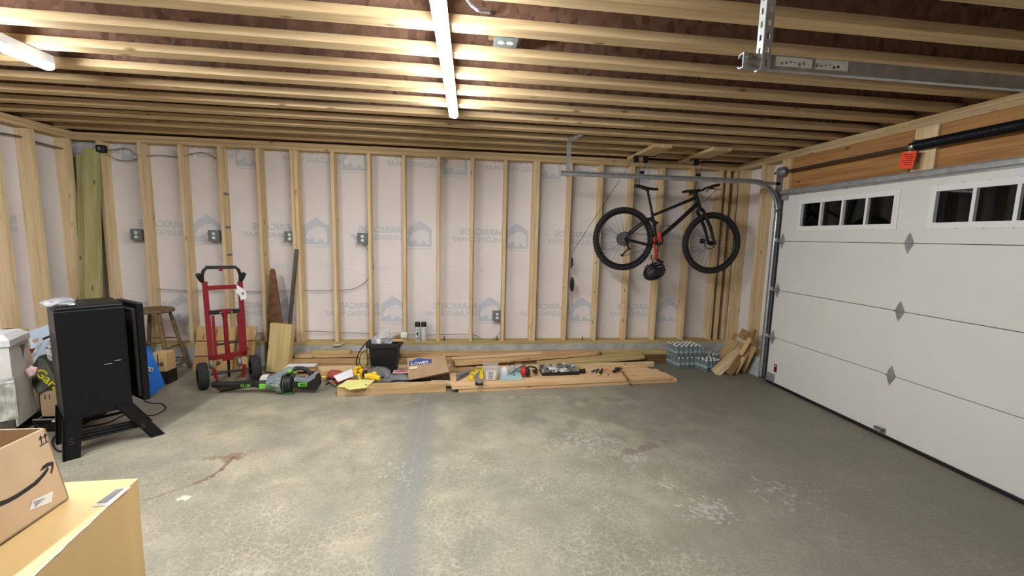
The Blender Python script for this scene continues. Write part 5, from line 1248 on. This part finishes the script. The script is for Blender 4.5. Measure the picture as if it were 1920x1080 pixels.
# ================================================================== leaf blower
by = 4.30
def BL(u, v, dy=0.): return V(u, v, 'y', by+dy)
bw = empty('leaf_blower', BL(500, 738), 'black, grey and green cordless leaf blower lying on the floor', 'leaf blower')
ax_a, ax_b = BL(399, 721.5), BL(540, 718); axd = (ax_b-ax_a).normalized(); pxm = (ax_b-ax_a).length/141
def ax(u): return ax_a+axd*(u-399)*pxm
def lat(prof, mat, name, parent=bw, n=24): b = MB(); b.lathe([(r_*pxm, (u-399)*pxm) for u, r_ in prof], ax_a, axd, mat, n); return b.build(name, None, parent)
lat([(399,0),(399,5.2),(401,6),(440,6.2),(482,7.5),(484,8.8),(502,9.3),(502,0)], 'black_plastic', 'nozzle_tube')
lat([(501,0),(501,10.5),(504,12),(514,13.6),(520,16.5),(524,19),(528,19.5),(532,18.5),(532,0)], 'grey_blower', 'fan_housing')
o = lat([(531,0),(531,18),(540,18),(548,14),(552,8),(554,0)], 'black_plastic', 'intake_cover')
b = MB()
for k in range(-6, 7):
    q = k*.2; d_ = Vector((0,-1,0))*math.cos(q)+Vector((0,0,1))*math.sin(q); b.bar(ax(526)+d_*19.3*pxm, ax(532)+d_*18.9*pxm, .004, .004, d_, 'dark_green' if k % 2 else 'lime_green')
for k in range(4): b.ring(ax(536+3.5*k), axd, (18.2-1.2*k)*pxm, .0015, 'ink_grey', 24, 4)
b.build('intake_slats', None, bw)
fy = -.05
b = MB(); b.rbox(BL(485.5, 729, -.055), BL(499, 719, -.035), .004); b.build('tube_latch', 'lime_green', bw)
b = MB(); b.prism([BL(u, v, -.035) for u, v in ((486, 713.5), (500, 712.5), (501, 706.5), (488, 707.5))], (0, .05, .01), 'sticker'); b.build('rating_label', None, bw)
b = MB(); b.rbox(BL(503.5, 725.5, -.10), BL(520, 718.5, -.06), .002, 'ink_black'); c_ = BL(505.4, 724.3, -.1012); b.text('E', c_, (1,0,0), (0,0,1), .032, 'lime_green', fit=.023, bold=.03); b.text('GO', BL(509.8, 724.3, -.1012), (1,0,0), (0,0,1), .032, 'outlet_white', fit=.054, bold=.03); b.build('brand_plate', None, bw)
b = MB(); b.text('765 CFM', BL(450.5, 725.5, -.041), (1,0,0), (0,0,1), .034, 'lime_green', fit=.092, bold=.02); b.build('tube_lettering', None, bw)
# grey spine, handle loop, battery
b = MB(); b.tube([ax(505)+Vector((0,0,.045)), BL(530, 700), BL(543, 693), BL(552, 693)], [.02, .035, .030, .018], 'grey_blower', 10); b.build('spine', None, bw)
b = MB(); b.tube([BL(547, 694), BL(556, 690.5), BL(567, 690.5), BL(576, 694.5), BL(583, 702), BL(588, 707)], [.019, .021, .020, .021, .021, .018], 'black_plastic', 10)
b.tube([BL(541, 697), BL(546, 705), BL(556, 708), BL(572, 708)], [.014, .013, .012, .012], 'black_plastic', 8); b.build('grip', None, bw)
b = MB(); b.lathe([(0,-.03),(.018,-.03),(.018,.03),(0,.03)], BL(544, 695), (0,1,0), 'lime_green', 14); b.rbox(BL(547, 691, -.02), BL(558, 688, .02), .004, 'lime_green'); b.build('speed_dial', None, bw)
b = MB(); b.tube([BL(550, 698.5), BL(557, 700)], .007, 'lime_green', 6); b.build('trigger', None, bw)
b = MB(); q = [BL(u, v, -.045) for u, v in ((551,710),(574,711),(586,703),(594,705),(597,712),(597,724),(592,732),(572,731),(560,729),(550,727))]; b.prism(q, (0,.09,0), 'black_plastic'); b.build('battery_bay', None, bw)
b = MB(); q = [BL(u, v, -.05) for u, v in ((551,709),(573,710.5),(586,702),(592,703),(590,709),(577,717),(551,715))]; b.prism(q, (0,.10,0), 'grey_blower'); b.build('side_panel', None, bw)
b = MB(); b.rbox(BL(558.5, 725, -.062), BL(576, 717, -.045), .004, 'lime_green'); b.box(BL(562, 723, -.064), BL(573, 719, -.062), 'dark_green'); b.build('battery_latch', None, bw)
b = MB(); b.tube([BL(522, 730, -.03), BL(526, 738, -.04), BL(551, 738.5, -.04), BL(551, 727, -.03), BL(549, 716, -.03)], .008, 'dark_green', 8); b.tube([BL(522, 730, .04), BL(526, 733, .05), BL(551, 734, .05), BL(551, 722, .04)], .008, 'dark_green', 8); b.build('stand_loop', None, bw)
# ================================================================== black bin and what is in and around it
bn = empty('black_bin', (-.83, 4.83, 0), 'square black plastic bin heaped with plastic bags, against the lumber pile', 'bin')
tl, tr_ = V(691, 648, 'y', 4.66), V(746, 648, 'y', 4.66)
zt_ = tl.z; x0, x1 = tl.x, tr_.x
b = MB(); y0, y1 = 4.66, 4.86; k = .03
b.add([(x0+k,y0+k,0),(x1-k,y0+k,0),(x1-k,y1-k,0),(x0+k,y1-k,0),(x0,y0,zt_),(x1,y0,zt_),(x1,y1+.05,zt_),(x0,y1+.05,zt_)], [(0,3,2,1),(0,1,5,4),(1,2,6,5),(2,3,7,6),(3,0,4,7)], 'black_plastic'); b.add([(x0+.02,y0+.02,zt_-.05),(x1-.02,y0+.02,zt_-.05),(x1-.02,y1+.03,zt_-.05),(x0+.02,y1+.03,zt_-.05)], [(0,1,2,3)], 'black_plastic'); b.build('body', None, bn)
b = MB()
for a, e in (((x0-.012,y0-.012),(x1+.012,y0-.012)), ((x1+.012,y0-.012),(x1+.02,y1+.06)), ((x1+.02,y1+.06),(x0-.012,y1+.06)), ((x0-.012,y1+.06),(x0-.012,y0-.012))): b.bar((*a, zt_-.004), (*e, zt_-.004), .026, .045, (0,0,1), 'black_plastic')
b.build('rim', None, bn)
tag(MB().crumple((x0+.17, 4.76, zt_+.075), (.095,.07,.085), 'film', 12, 3, .28).crumple((x0+.08, 4.72, zt_+.04), (.06,.05,.05), 'film', 15, 3, .3).build('plastic_bag', None), 'crumpled clear plastic bag on top of the black bin', 'bag')
b = MB(); b.rbox((x0+.24, 4.74, zt_+.02), (x0+.37, 4.84, zt_+.05), .004, 'scrap_pine'); b.bar((x0+.20, 4.79, zt_+.09), (x0+.38, 4.80, zt_+.11), .03, .02, (0,0,1), 'cardboard'); b.bar((x0+.23, 4.77, zt_+.055), (x0+.36, 4.78, zt_+.09), .05, .015, (0,0,1), 'brown_board'); b.rbox((x0+.33, 4.75, zt_+.06), (x0+.40, 4.80, zt_+.12), .008, 'sticker'); tag(b.build('scrap_pieces', None), 'cardboard and wood scraps on the black bin beside the clear bag', 'scraps')
tag(MB().crumple((x0+.10, 4.69, zt_+.03), (.03,.03,.04), 'cloth_white', 2, 2, .3).build('tissue', None), 'scrunched white tissue at the front rim of the black bin', 'tissue')
z_ = 4.63
cable('extension_cord', [V(693, 637, 'y', 4.7), V(682, 648, 'y', 4.64), V(672, 664, 'y', z_), V(668, 680, 'y', z_), V(672, 692, 'y', 4.58), V(678, 697, 'y', 4.5)], .007, 'rubber', 'black cord hanging in a loop off the left side of the black bin', 'cord')
cable('extension_cord', [V(690, 655, 'y', 4.64), V(684, 658, 'y', 4.62), V(677, 664, 'y', 4.6), V(674, 678, 'y', 4.58), V(678, 688, 'y', 4.56), V(686, 688, 'y', 4.55), V(690, 672, 'y', 4.62)], .0045, 'rubber', 'thin black cord in a smaller loop beside the bin', 'cord')
q = V(682, 680, 'y', 4.74); b = MB(); b.rbox((q.x-.045, 4.72, .005), (q.x+.04, 4.75, .31), .004, 'treated_pine'); tag(b.build('olive_board_end', None), 'upright olive board end between the cord loops and the bin', 'board')
# tools in front of the bin
zf = 4.45
dm = empty('cordless_driver', V(676, 712, 'y', zf), 'yellow and black cordless driver with a square yellow battery foot', 'power tool')
b = MB(); q = [V(u, v, 'y', 4.45) for u, v in ((667,691),(672,689),(676,691),(675,699),(670,701),(666,698))]; 
for i in range(6): b.bar(q[i], q[(i+1) % 6], .04, .012, (0,-1,0), 'yellow_plastic')
b.build('battery_foot', None, dm)
b = MB(); b.tube([V(671, 700, 'y', 4.45), V(673, 706, 'y', 4.44), V(676, 713, 'y', 4.43)], [.018,.015,.016], 'yellow_plastic', 8); b.build('handle', None, dm)
b = MB(); b.prism([V(u, v, 'y', 4.46) for u, v in ((667,690),(664,697),(668,705),(674,700),(676,692))], (0,.05,0), 'black_satin'); b.build('battery', None, dm)
b = MB(); b.rbox(V(678, 708, 'y', 4.45), V(692, 693, 'y', 4.55), .015, 'black_satin'); b.tube([V(676,692,'y',4.5), V(684,689,'y',4.48), V(690,694,'y',4.46)], .004, 'gold', 6); tag(b.build('black_tool_case', None), 'black tool body behind the yellow-footed driver', 'power tool')
d2 = empty('yellow_drill', V(698, 712, 'y', 4.38), 'yellow cordless saw lying below the clear blister pack', 'power tool')
b = MB(); b.tube([V(684,705,'y',4.38), V(692,704,'y',4.38), V(702,706,'y',4.38), V(712,709,'y',4.38)], [.022,.028,.036,.024], 'yellow_plastic', 10); b.tube([V(698,700,'y',4.38), V(706,700,'y',4.38)], .018, 'yellow_plastic', 8); b.build('body', None, d2)
b = MB(); b.tube([V(703,708,'y',4.36), V(712,712,'y',4.33)], .016, 'yellow_plastic', 8); b.build('handle', None, d2)
bp2 = empty('blister_pack', V(712, 712, 'y', 4.42), 'clear blister packaging with a black tool inside, before the bin', 'packaging')
b = MB(); b.lathe([(0,-.02),(.05,-.022),(.056,0),(.05,.022),(0,.02)], V(703, 697, 'y', 4.47), (.3,1,.2), 'black_satin', 24); b.tube([V(703,697,'y',4.45), V(712,701,'y',4.43), V(722,707,'y',4.42)], [.03,.03,.022], 'black_satin', 10); b.cyl(V(703,697,'y',4.45), V(703,697,'y',4.43), .018, 'socket_grey'); b.rbox(V(696, 692, 'y', 4.46), V(709, 690, 'y', 4.54), .004, 'outlet_white'); b.build('tool_inside', None, bp2)
b = MB(); b.crumple(V(710, 699, 'y', 4.46), (.125,.08,.068), 'thin_shell', 7, 3, .03); b.crumple(V(727, 708, 'y', 4.42), (.05,.05,.045), 'thin_shell', 8, 2, .25); b.build('clear_shell', None, bp2)
sk2 = empty('patch_bag', V(752, 712, 'y', 4.55), 'grey bag with red lettering flattened beside the paper bag', 'bag')
def pillow(b, x0, x1, y0, y1, z0, h_, mat, n=10, seed=1):
    rn = random.Random(seed); vv = []; 
    for i in range(n+1):
        for j in range(n+1):
            a_, c_ = i/n, j/n; zz = h_*(math.sin(PI*min(max(a_,.0),1))**.45)*(math.sin(PI*c_)**.45)+rn.uniform(-.004,.004); vv.append((x0+(x1-x0)*a_, y0+(y1-y0)*c_, max(z0, z0+zz)))
    ff = [(i*(n+1)+j, (i+1)*(n+1)+j, (i+1)*(n+1)+j+1, i*(n+1)+j+1) for i in range(n) for j in range(n)]
    b.add(vv, ff, mat, True); b.add([(x0,y0,z0),(x1,y0,z0),(x1,y1,z0),(x0,y1,z0)], [(0,3,2,1)], mat)
p0, p1 = V(733, 712, 'z', 0), V(768, 710, 'z', 0)
b = MB(); pillow(b, p0.x, p1.x+.03, 4.44, 4.74, .0, .06, 'sack_grey'); pillow(b, p0.x+.01, p1.x+.02, 4.46, 4.74, .055, .07, 'sack_grey', seed=2); b.build('sack', None, sk2)
b = MB(); o_ = Vector((p0.x+.05, 4.505, .127)); b.box((p0.x+.04, 4.50, .118), (p1.x, 4.60, .124), 'bag_pink'); b.box((p0.x+.06, 4.52, .1245), (p1.x-.02, 4.57, .1265), 'bag_red'); b.build('red_lettering', None, sk2)
# paper shopping bag lying on its side
lb = empty('paper_bag', V(800, 712, 'y', 4.55), 'brown paper shopping bag with a blue gabled store logo, lying on the floor', 'paper bag')
P_ = {'a': V(763, 671, 'y', 4.60), 'b': V(834, 666, 'y', 4.62), 'c': V(842, 697, 'y', 4.42), 'd': V(766, 713, 'y', 4.44)}
a, b1, c1, d1 = P_['a'], P_['b'], P_['c'], P_['d']; d1.z = max(d1.z, .006)
def LB(s, t):  # front face
    return a.lerp(b1, s).lerp(d1.lerp(c1, s), t)
n = 12; vv = []; rn = random.Random(3)
for i in range(n+1):
    for j in range(n+1):
        s_0, t_0 = i/n, j/n; p = LB(s_0, t_0); bulge = .035*math.sin(PI*s_0)*math.sin(PI*t_0)+rn.uniform(-.003,.003); vv.append(p+Vector((0,-bulge,bulge*.3)))
back = [q_+Vector((.01,.20,-.10)) for q_ in vv]
for q_ in back: q_.z = max(q_.z, .004)
b = MB(); F = [(i*(n+1)+j, (i+1)*(n+1)+j, (i+1)*(n+1)+j+1, i*(n+1)+j+1) for i in range(n) for j in range(n)]
b.add(vv, F, 'bag_kraft', True); b.add(back, [f_[::-1] for f_ in F], 'bag_kraft', True)
N1 = (n+1)**2; al = vv+back; loop = [(i, 0) for i in range(n)]+[(n, j) for j in range(n)]+[(n-i, n) for i in range(n)]+[(0, n-j) for j in range(n)]
ids = [i*(n+1)+j for i, j in loop]; b.add(al, [(ids[k], ids[(k+1) % len(ids)], ids[(k+1) % len(ids)]+N1, ids[k]+N1) for k in range(len(ids))], 'bag_kraft'); b.build('bag_body', None, lb)
nf = ((b1-a).cross(d1-a)).normalized()
if nf.dot(EYE-a) < 0: nf = -nf
def LF(u, v, k=.034):
    return VP(u, v, a+nf*k, nf)
b = MB(); 
def LBo(s, t, k): # pasted on the bulging face
    bulge = .035*math.sin(PI*s)*math.sin(PI*t)+.004+k; return LB(s, t)+Vector((0,-bulge,bulge*.3))
def surf(poly, k, mat): b.sheet([LBo(s, t, k) for s, t in poly], mat)
for i in range(8):
    s0_, s1_ = .05+.0725*i, .05+.0725*(i+1); rt = lambda s: .16-(.13*(1-abs((s-.32)/.20)) if .12 < s < .52 else 0)
    surf([(s0_, .37), (s1_, .37), (s1_, max(.02, rt(s1_))), (s0_, max(.02, rt(s0_)))], .001, 'sign_blue')
r_ = (LBo(.42,.27,0)-LBo(.07,.27,0)).normalized(); u_ = (LBo(.1,.14,0)-LBo(.1,.30,0)).normalized()
b.text("L", LBo(.10,.345,.009), r_, u_, .052, 'paper_white', fit=.030, bold=.02)
b.text("OWE'S", LBo(.19,.345,.013), r_, u_, .042, 'paper_white', fit=.150, bold=.02)
b.build('store_logo', None, lb)
b = MB(); b.sheet([LBo(.06,.42,.006), LBo(.26,.43,.008), LBo(.25,.55,.008), LBo(.055,.53,.006)], 'skin_tape'); b.build('tape_strip', None, lb)
# papers and folder
b = MB(); q = [V(625, 705, 'y', 4.42), V(660, 691, 'y', 4.55), V(663, 705, 'y', 4.46), V(634, 716, 'y', 4.33)]; b.prism(q, (.0,.004,-.004), 'paper_white'); tag(b.build('white_sheet', None), 'stiff white sheet tilted on a red bag, left of the yellow tools', 'paper')
tag(MB().crumple(V(629, 702, 'y', 4.55), (.09,.06,.05), 'dusty_red', 5, 2, .15).crumple(V(650, 714, 'y', 4.45), (.14,.06,.022), 'dusty_red', 6, 2, .1).build('red_bag', None), 'dusty red bag under the white sheet', 'bag')
b = MB(); q = [V(u, v, 'z', .096) for u, v in ((632, 722), (644, 712), (703, 711), (692, 725))]
q = [V(631, 726, 'z', .094), V(651, 713, 'z', .094), V(704, 711.5, 'z', .094), V(693, 722, 'z', .094), V(666, 727, 'z', .094)]; b.prism(q, (0,0,.003), 'folder_yellow')
q = [V(647, 727, 'z', .092), V(649, 724, 'z', .092), V(690, 722, 'z', .092), V(688, 727, 'z', .092), V(655, 731, 'z', .092)]; b.prism(q, (0,0,.0015), 'folder_yellow'); b.cyl(V(686, 722, 'z', .0975), V(686, 722, 'z', .099), .009, 'ink_black', 8)
tag(b.build('yellow_folder', None), 'pale yellow folder lying on the left end of the weathered post', 'folder')
tl_ = empty('ball_grip_tool', V(612, 712, 'z', .0), 'tool with a lime ball end lying on the floor beside the blower', 'tool')
q = V(607, 708, 'z', .026); MB().ball(q+Vector((0,0,0)), .025, 'ball_lime').build('ball_end', None, tl_)
b = MB(); b.tube([q, V(622, 711, 'z', .025), V(628, 712, 'z', .02)], [.008,.011,.012], 'black_satin', 8); b.tube([V(628, 712, 'z', .012), V(611, 721, 'z', .006)], .008, 'black_satin', 6); b.bar(V(620, 713, 'z', .03), V(632, 722, 'z', .02), .045, .012, (0,0,1), 'cardboard'); b.build('stem', None, tl_)
# spray cans on the sill
for (u, lab, dk) in ((783, 'left spray can with a black cap on the sill, dark patch on its label', True), (794.5, 'right spray can with a black cap on the sill, plainer label', False)):
    p = V(u, 620, 'y', 5.295); o = empty('spray_can', (p.x, 5.295, ZS), lab, 'spray can', 'spray cans on the sill')
    b = MB(); b.lathe([(0,0),(.031,0),(.033,.004),(.033,.168),(.030,.176),(.027,.182)], (p.x, 5.295, ZS), mat='spray_label', n=20); b.build('can', None, o)
    b = MB(); b.lathe([(.0335,.182),(.0335,.232),(.030,.238),(0,.238)], (p.x, 5.295, ZS), mat='black_plastic', n=20); b.build('cap', None, o)
    b = MB()
    if dk:
        for z0_, z1_, w_ in ((.075,.115,.020),(.14,.155,.012),(.02,.05,.024)):
            for k in range(-2, 3): b.add([(p.x+.0335*math.sin(w_*30*(k)/2.5*.5), 5.295-.0336*math.cos(w_*30*k/2.5*.5), ZS+z0_), (p.x+.0335*math.sin(w_*30*(k+1)/2.5*.5), 5.295-.0336*math.cos(w_*30*(k+1)/2.5*.5), ZS+z0_), (p.x+.0335*math.sin(w_*30*(k+1)/2.5*.5), 5.295-.0336*math.cos(w_*30*(k+1)/2.5*.5), ZS+z1_), (p.x+.0335*math.sin(w_*30*k/2.5*.5), 5.295-.0336*math.cos(w_*30*k/2.5*.5), ZS+z1_)], [(0,1,2,3)], 'ink_black' if z1_ > .1 else 'sack_grey')
    else:
        for k in range(-3, 3): b.add([(p.x+.0336*math.sin(.25*k), 5.295-.0336*math.cos(.25*k), ZS+.03), (p.x+.0336*math.sin(.25*k+.25), 5.295-.0336*math.cos(.25*k+.25), ZS+.03), (p.x+.0336*math.sin(.25*k+.25), 5.295-.0336*math.cos(.25*k+.25), ZS+.05), (p.x+.0336*math.sin(.25*k), 5.295-.0336*math.cos(.25*k), ZS+.05)], [(0,1,2,3)], 'sticker')
    b.build('label_print', None, o)
# ================================================================== things on the cedar stack
ZK = .079
def CZ(u, v, z=ZK): return V(u, v, 'z', z)
b = MB(); q = [CZ(u, v) for u, v in ((855, 715), (855, 702), (882, 696), (879, 703))]; b.prism(q, (0,0,.018), 'socket_grey')
for k in range(3): b.bar(CZ(858, 712-3.2*k, ZK+.019), CZ(878, 700-1*k, ZK+.019), .008, .003, (0,0,1), 'dark_steel')
tag(b.build('blade_package', None), 'grey wedge-shaped package of blades at the left end of the cedar stack', 'package')
gv = empty('work_gloves', CZ(895, 708), 'pair of yellow and black work gloves beside the clear tub', 'gloves')
def fing(b, pts, r_, mat): b.tube([CZ(u, v, z) for u, v, z in pts], r_, mat, 8)
b = MB(); b.prism([CZ(u, v, ZK+.002) for u, v in ((890,716),(906,716),(907,703),(899,698),(888,704))], (0,0,.035), 'yellow_glove')
fing(b, [(903,700,.13),(905,695,.13),(906,688,.11)], [.016,.014,.012], 'yellow_glove'); fing(b, [(896,702,.11),(894,697,.11),(892,693,.10)], [.015,.013,.011], 'yellow_glove'); fing(b, [(890,704,.11),(887,700,.10),(885,697,.09)], [.014,.012,.011], 'yellow_glove'); fing(b, [(888,708,.10),(884,707,.10),(879,707,.09)], [.014,.013,.012], 'yellow_glove'); fing(b, [(889,712,.09),(884,711,.09),(881,710,.09)], [.013,.012,.011], 'yellow_glove'); b.build('yellow_glove', None, gv)
b = MB(); b.prism([CZ(u, v, ZK+.038) for u, v in ((889,706),(900,696),(897,705),(898,711),(905,713),(906,718),(899,720),(891,716))], (0,0,.012), 'sack_grey'); b.rbox(CZ(891, 720, ZK+.001), CZ(906, 714, ZK+.045), .01, 'black_satin'); b.build('cuff', None, gv)
tb_ = empty('clear_tub', CZ(920, 708), 'clear plastic tub with a pale label between the gloves and the mask', 'tub')
c = V(920, 700, 'y', 4.38); b = MB(); fz = ZK+.001
b.add([(c.x-.06,4.33,fz),(c.x+.06,4.33,fz),(c.x+.06,4.42,fz),(c.x-.06,4.42,fz),(c.x-.085,4.31,fz+.15),(c.x+.085,4.31,fz+.15),(c.x+.085,4.45,fz+.15),(c.x-.085,4.45,fz+.15)], [(0,3,2,1),(0,1,5,4),(1,2,6,5),(2,3,7,6),(3,0,4,7)], 'clear_plastic'); b.bar((c.x-.09,4.305,fz+.15), (c.x+.09,4.305,fz+.15), .012, .006, (0,0,1), 'clear_plastic'); b.bar((c.x-.09,4.455,fz+.15), (c.x+.09,4.455,fz+.15), .012, .006, (0,0,1), 'clear_plastic'); b.build('tub', None, tb_)
b = MB(); b.add([(c.x-.05,4.325,fz+.01),(c.x+.045,4.325,fz+.01),(c.x+.05,4.313,fz+.12),(c.x-.055,4.313,fz+.12)], [(0,1,2,3)], 'grimy_white')
for k in range(4): b.box((c.x-.03, 4.308, fz+.03+.02*k), (c.x+.02, 4.3085, fz+.036+.02*k), 'ink_grey')
b.build('label', None, tb_)
bb_ = MB(); q = [CZ(u, v, ZK+.001) for u, v in ((938, 714), (935, 698), (972, 697), (979, 713))]; bb_.prism(q, (0,0,.030), 'pale_blue'); tag(bb_.build('blue_block', None), 'pale blue foam block under the white mask', 'foam block')
mk = empty('respirator_mask', CZ(950, 706, ZK+.04), 'white cup dust mask with clear goggles and black straps on the blue block', 'mask')
b = MB(); M = Matrix.Rotation(-.5, 3, 'X').to_4x4(); b.ball(V(946, 698, 'y', 4.42)+Vector((0,0,.0)), .062, 'cloth_white', (.72,.55,1.0), seg=20); b.build('cup', None, mk)
b = MB(); b.tube([V(u, v, 'y', 4.43) for u, v in ((953,705),(960,699),(968,692),(980,686),(986,684))], .004, 'rubber', 6); b.tube([V(u, v, 'y', 4.46) for u, v in ((950,684),(953,680),(962,677),(972,678))], .004, 'brown_board', 6); b.tube([V(u, v, 'y', 4.40) for u, v in ((940,706),(948,708),(958,706),(966,702))], .006, 'rubber', 6); b.build('strap', None, mk)
b = MB(); b.crumple(V(972, 688, 'y', 4.50), (.055,.035,.045), 'clear_plastic', 4, 2, .12); b.crumple(V(959, 692, 'y', 4.48), (.04,.03,.045), 'clear_plastic', 6, 2, .15); b.tube([V(u, v, 'y', 4.46) for u, v in ((955,683),(961,697),(966,684),(975,681),(984,684),(980,693))], .003, 'dark_steel', 6); b.build('goggles', None, mk)
em = empty('ear_muffs', CZ(986, 704), 'red and black ear defenders lying beside the blue block', 'ear defenders')
b = MB(); b.ball(V(982, 696.5, 'y', 4.42), .05, 'red_plastic', (.62,.8,1.0), seg=20); b.build('red_cup', None, em)
b = MB(); b.ball(V(989, 697.5, 'y', 4.42), .05, 'rubber', (.6,.85,1.0), seg=20); b.build('cushion', None, em)
b = MB(); b.tube([V(u, v, 'y', 4.48) for u, v in ((985,690),(994,687),(1003,689),(1007,694),(1006,700))], .010, 'black_satin', 8); b.tube([V(u, v, 'y', 4.46) for u, v in ((1000,694),(1004,698))], .018, 'black_satin', 8); b.build('headband', None, em)
b = MB(); b.tube([V(u, v, 'y', 4.44) for u, v in ((975,694),(977,689),(983,687),(988,688))], .004, 'red_plastic', 6); b.build('cup_arm', None, em)
so_ = empty('socket_set', CZ(1050, 700), 'opened socket set tray in grey plastic with chrome sockets', 'socket set')
q0 = [CZ(u, v, ZK+.001) for u, v in ((1017, 705), (1086, 702.5), (1077, 691), (1009, 693))]
b = MB(); b.prism(q0, (0,0,.035), 'black_plastic'); b.build('tray', None, so_)
b = MB(); rn = random.Random(11)
for i in range(15):
    for j in range(5):
        s0_, t0_ = (i+.6)/15.4, (j+.6)/5.4; p = q0[0].lerp(q0[1], s0_).lerp(q0[3].lerp(q0[2], s0_), t0_)+Vector((0,0,.035)); 
        if rn.random() < .85: b.cyl(p, p+Vector((0,0,.022+rn.random()*.026)), .013+.011*rn.random(), 'sticker' if rn.random() < .2 else 'galvanised' if rn.random() < .6 else 'socket_grey', 8)
b.build('sockets', None, so_)
b = MB(); ins = [q0[0].lerp(q0[2],.04), q0[1].lerp(q0[3],.04), q0[2].lerp(q0[0],.04), q0[3].lerp(q0[1],.04)]; b.prism([p+Vector((0,0,.036)) for p in ins], (0,0,.014), 'socket_grey'); b.build('insert', None, so_)
b = MB(); b.prism([CZ(u, v, ZK+.075) for u, v in ((1029, 693.5), (1040, 693), (1040, 689.5), (1029, 690))], (0,0,.002), 'paper_white'); b.prism([CZ(u, v, ZK+.07) for u, v in ((1026, 690), (1042, 689), (1040, 686.5), (1027, 687))], (0,0,.002), 'bag_pink'); b.build('label', None, so_)
p = CZ(1092, 699); b = MB(); b.lathe([(0,0),(.032,.0),(.034,.01),(.034,.04),(.03,.048),(0,.048)], p, mat='black_plastic', n=16); b.box(p+Vector((-.028,-.01,.046)), p+Vector((.01,.025,.056)), 'yellow_plastic'); tag(b.build('tape_measure', None), 'black tape measure with a yellow top right of the socket set', 'tape measure')
p = CZ(1106, 700); b = MB(); b.rbox(p+Vector((-.012,-.03,.001)), p+Vector((.02,.035,.010)), .003, 'cedar'); tag(b.build('wood_shim', None), 'little orange wood shim between the tape measure and pliers', 'shim')
pl = empty('pliers', CZ(1116, 697), 'small pliers with dark blue handles on the cedar stack', 'pliers')
b = MB(); b.tube([CZ(1120, 693.5, .09), CZ(1114, 694.5, .09), CZ(1109, 697, .09)], [.007,.009,.007], 'sign_blue', 8); b.build('handle', None, pl); b = MB(); b.tube([CZ(1120, 693.5, .09), CZ(1118, 696, .09), CZ(1118, 699, .09)], [.007,.008,.006], 'sign_blue', 8); b.build('handle', None, pl); MB().tube([CZ(1120, 693.5, .09), CZ(1124, 692, .09)], [.009,.004], 'dark_steel', 8).build('jaw', None, pl)
sd = empty('screwdriver', CZ(1125, 698), 'stubby black screwdriver with a yellow end cap beside the pliers', 'screwdriver')
b = MB(); b.tube([CZ(1129, 692, .10), CZ(1125, 699, .10)], [.012,.015], 'black_plastic', 10); b.build('grip', None, sd); MB().ball(CZ(1122.5, 702, .097), .014, 'yellow_plastic').build('end_cap', None, sd)
b = MB(); b.tube([CZ(1133, 694, .084), CZ(1139, 693, .084), CZ(1144, 694.5, .084), CZ(1145, 697, .084)], .0025, 'bag_red', 6); b.tube([CZ(1134, 691.5, .084), CZ(1141, 692.5, .084)], .0025, 'bag_red', 6); tag(b.build('red_wire', None), 'short bent pink wire lying between the screwdriver and hammer', 'wire')
tag(MB().rbox(CZ(1139, 704, .0785), CZ(1142, 701.5, .092), .003, 'black_plastic').build('black_nut', None), 'tiny black knob near the front edge left of the hammer', 'knob')
hm = empty('claw_hammer', CZ(1165, 700), 'claw hammer with a dark head and brown handle across the cedar stack', 'hammer')
b = MB(); b.tube([CZ(1154, 691, .115), CZ(1158, 690, .115), CZ(1168, 690.5, .115)], [.014,.012,.008], 'dark_steel', 8); b.tube([CZ(1150, 696.5, .10), CZ(1156, 694.5, .105), CZ(1163, 693, .108)], [.016,.013,.012], 'black_satin', 10); b.build('head', None, hm)
b = MB(); b.tube([CZ(1162, 692, .105), CZ(1170, 702, .10), CZ(1178, 713, .092)], [.011,.013,.016], 'handle_wood', 10); b.build('handle', None, hm)
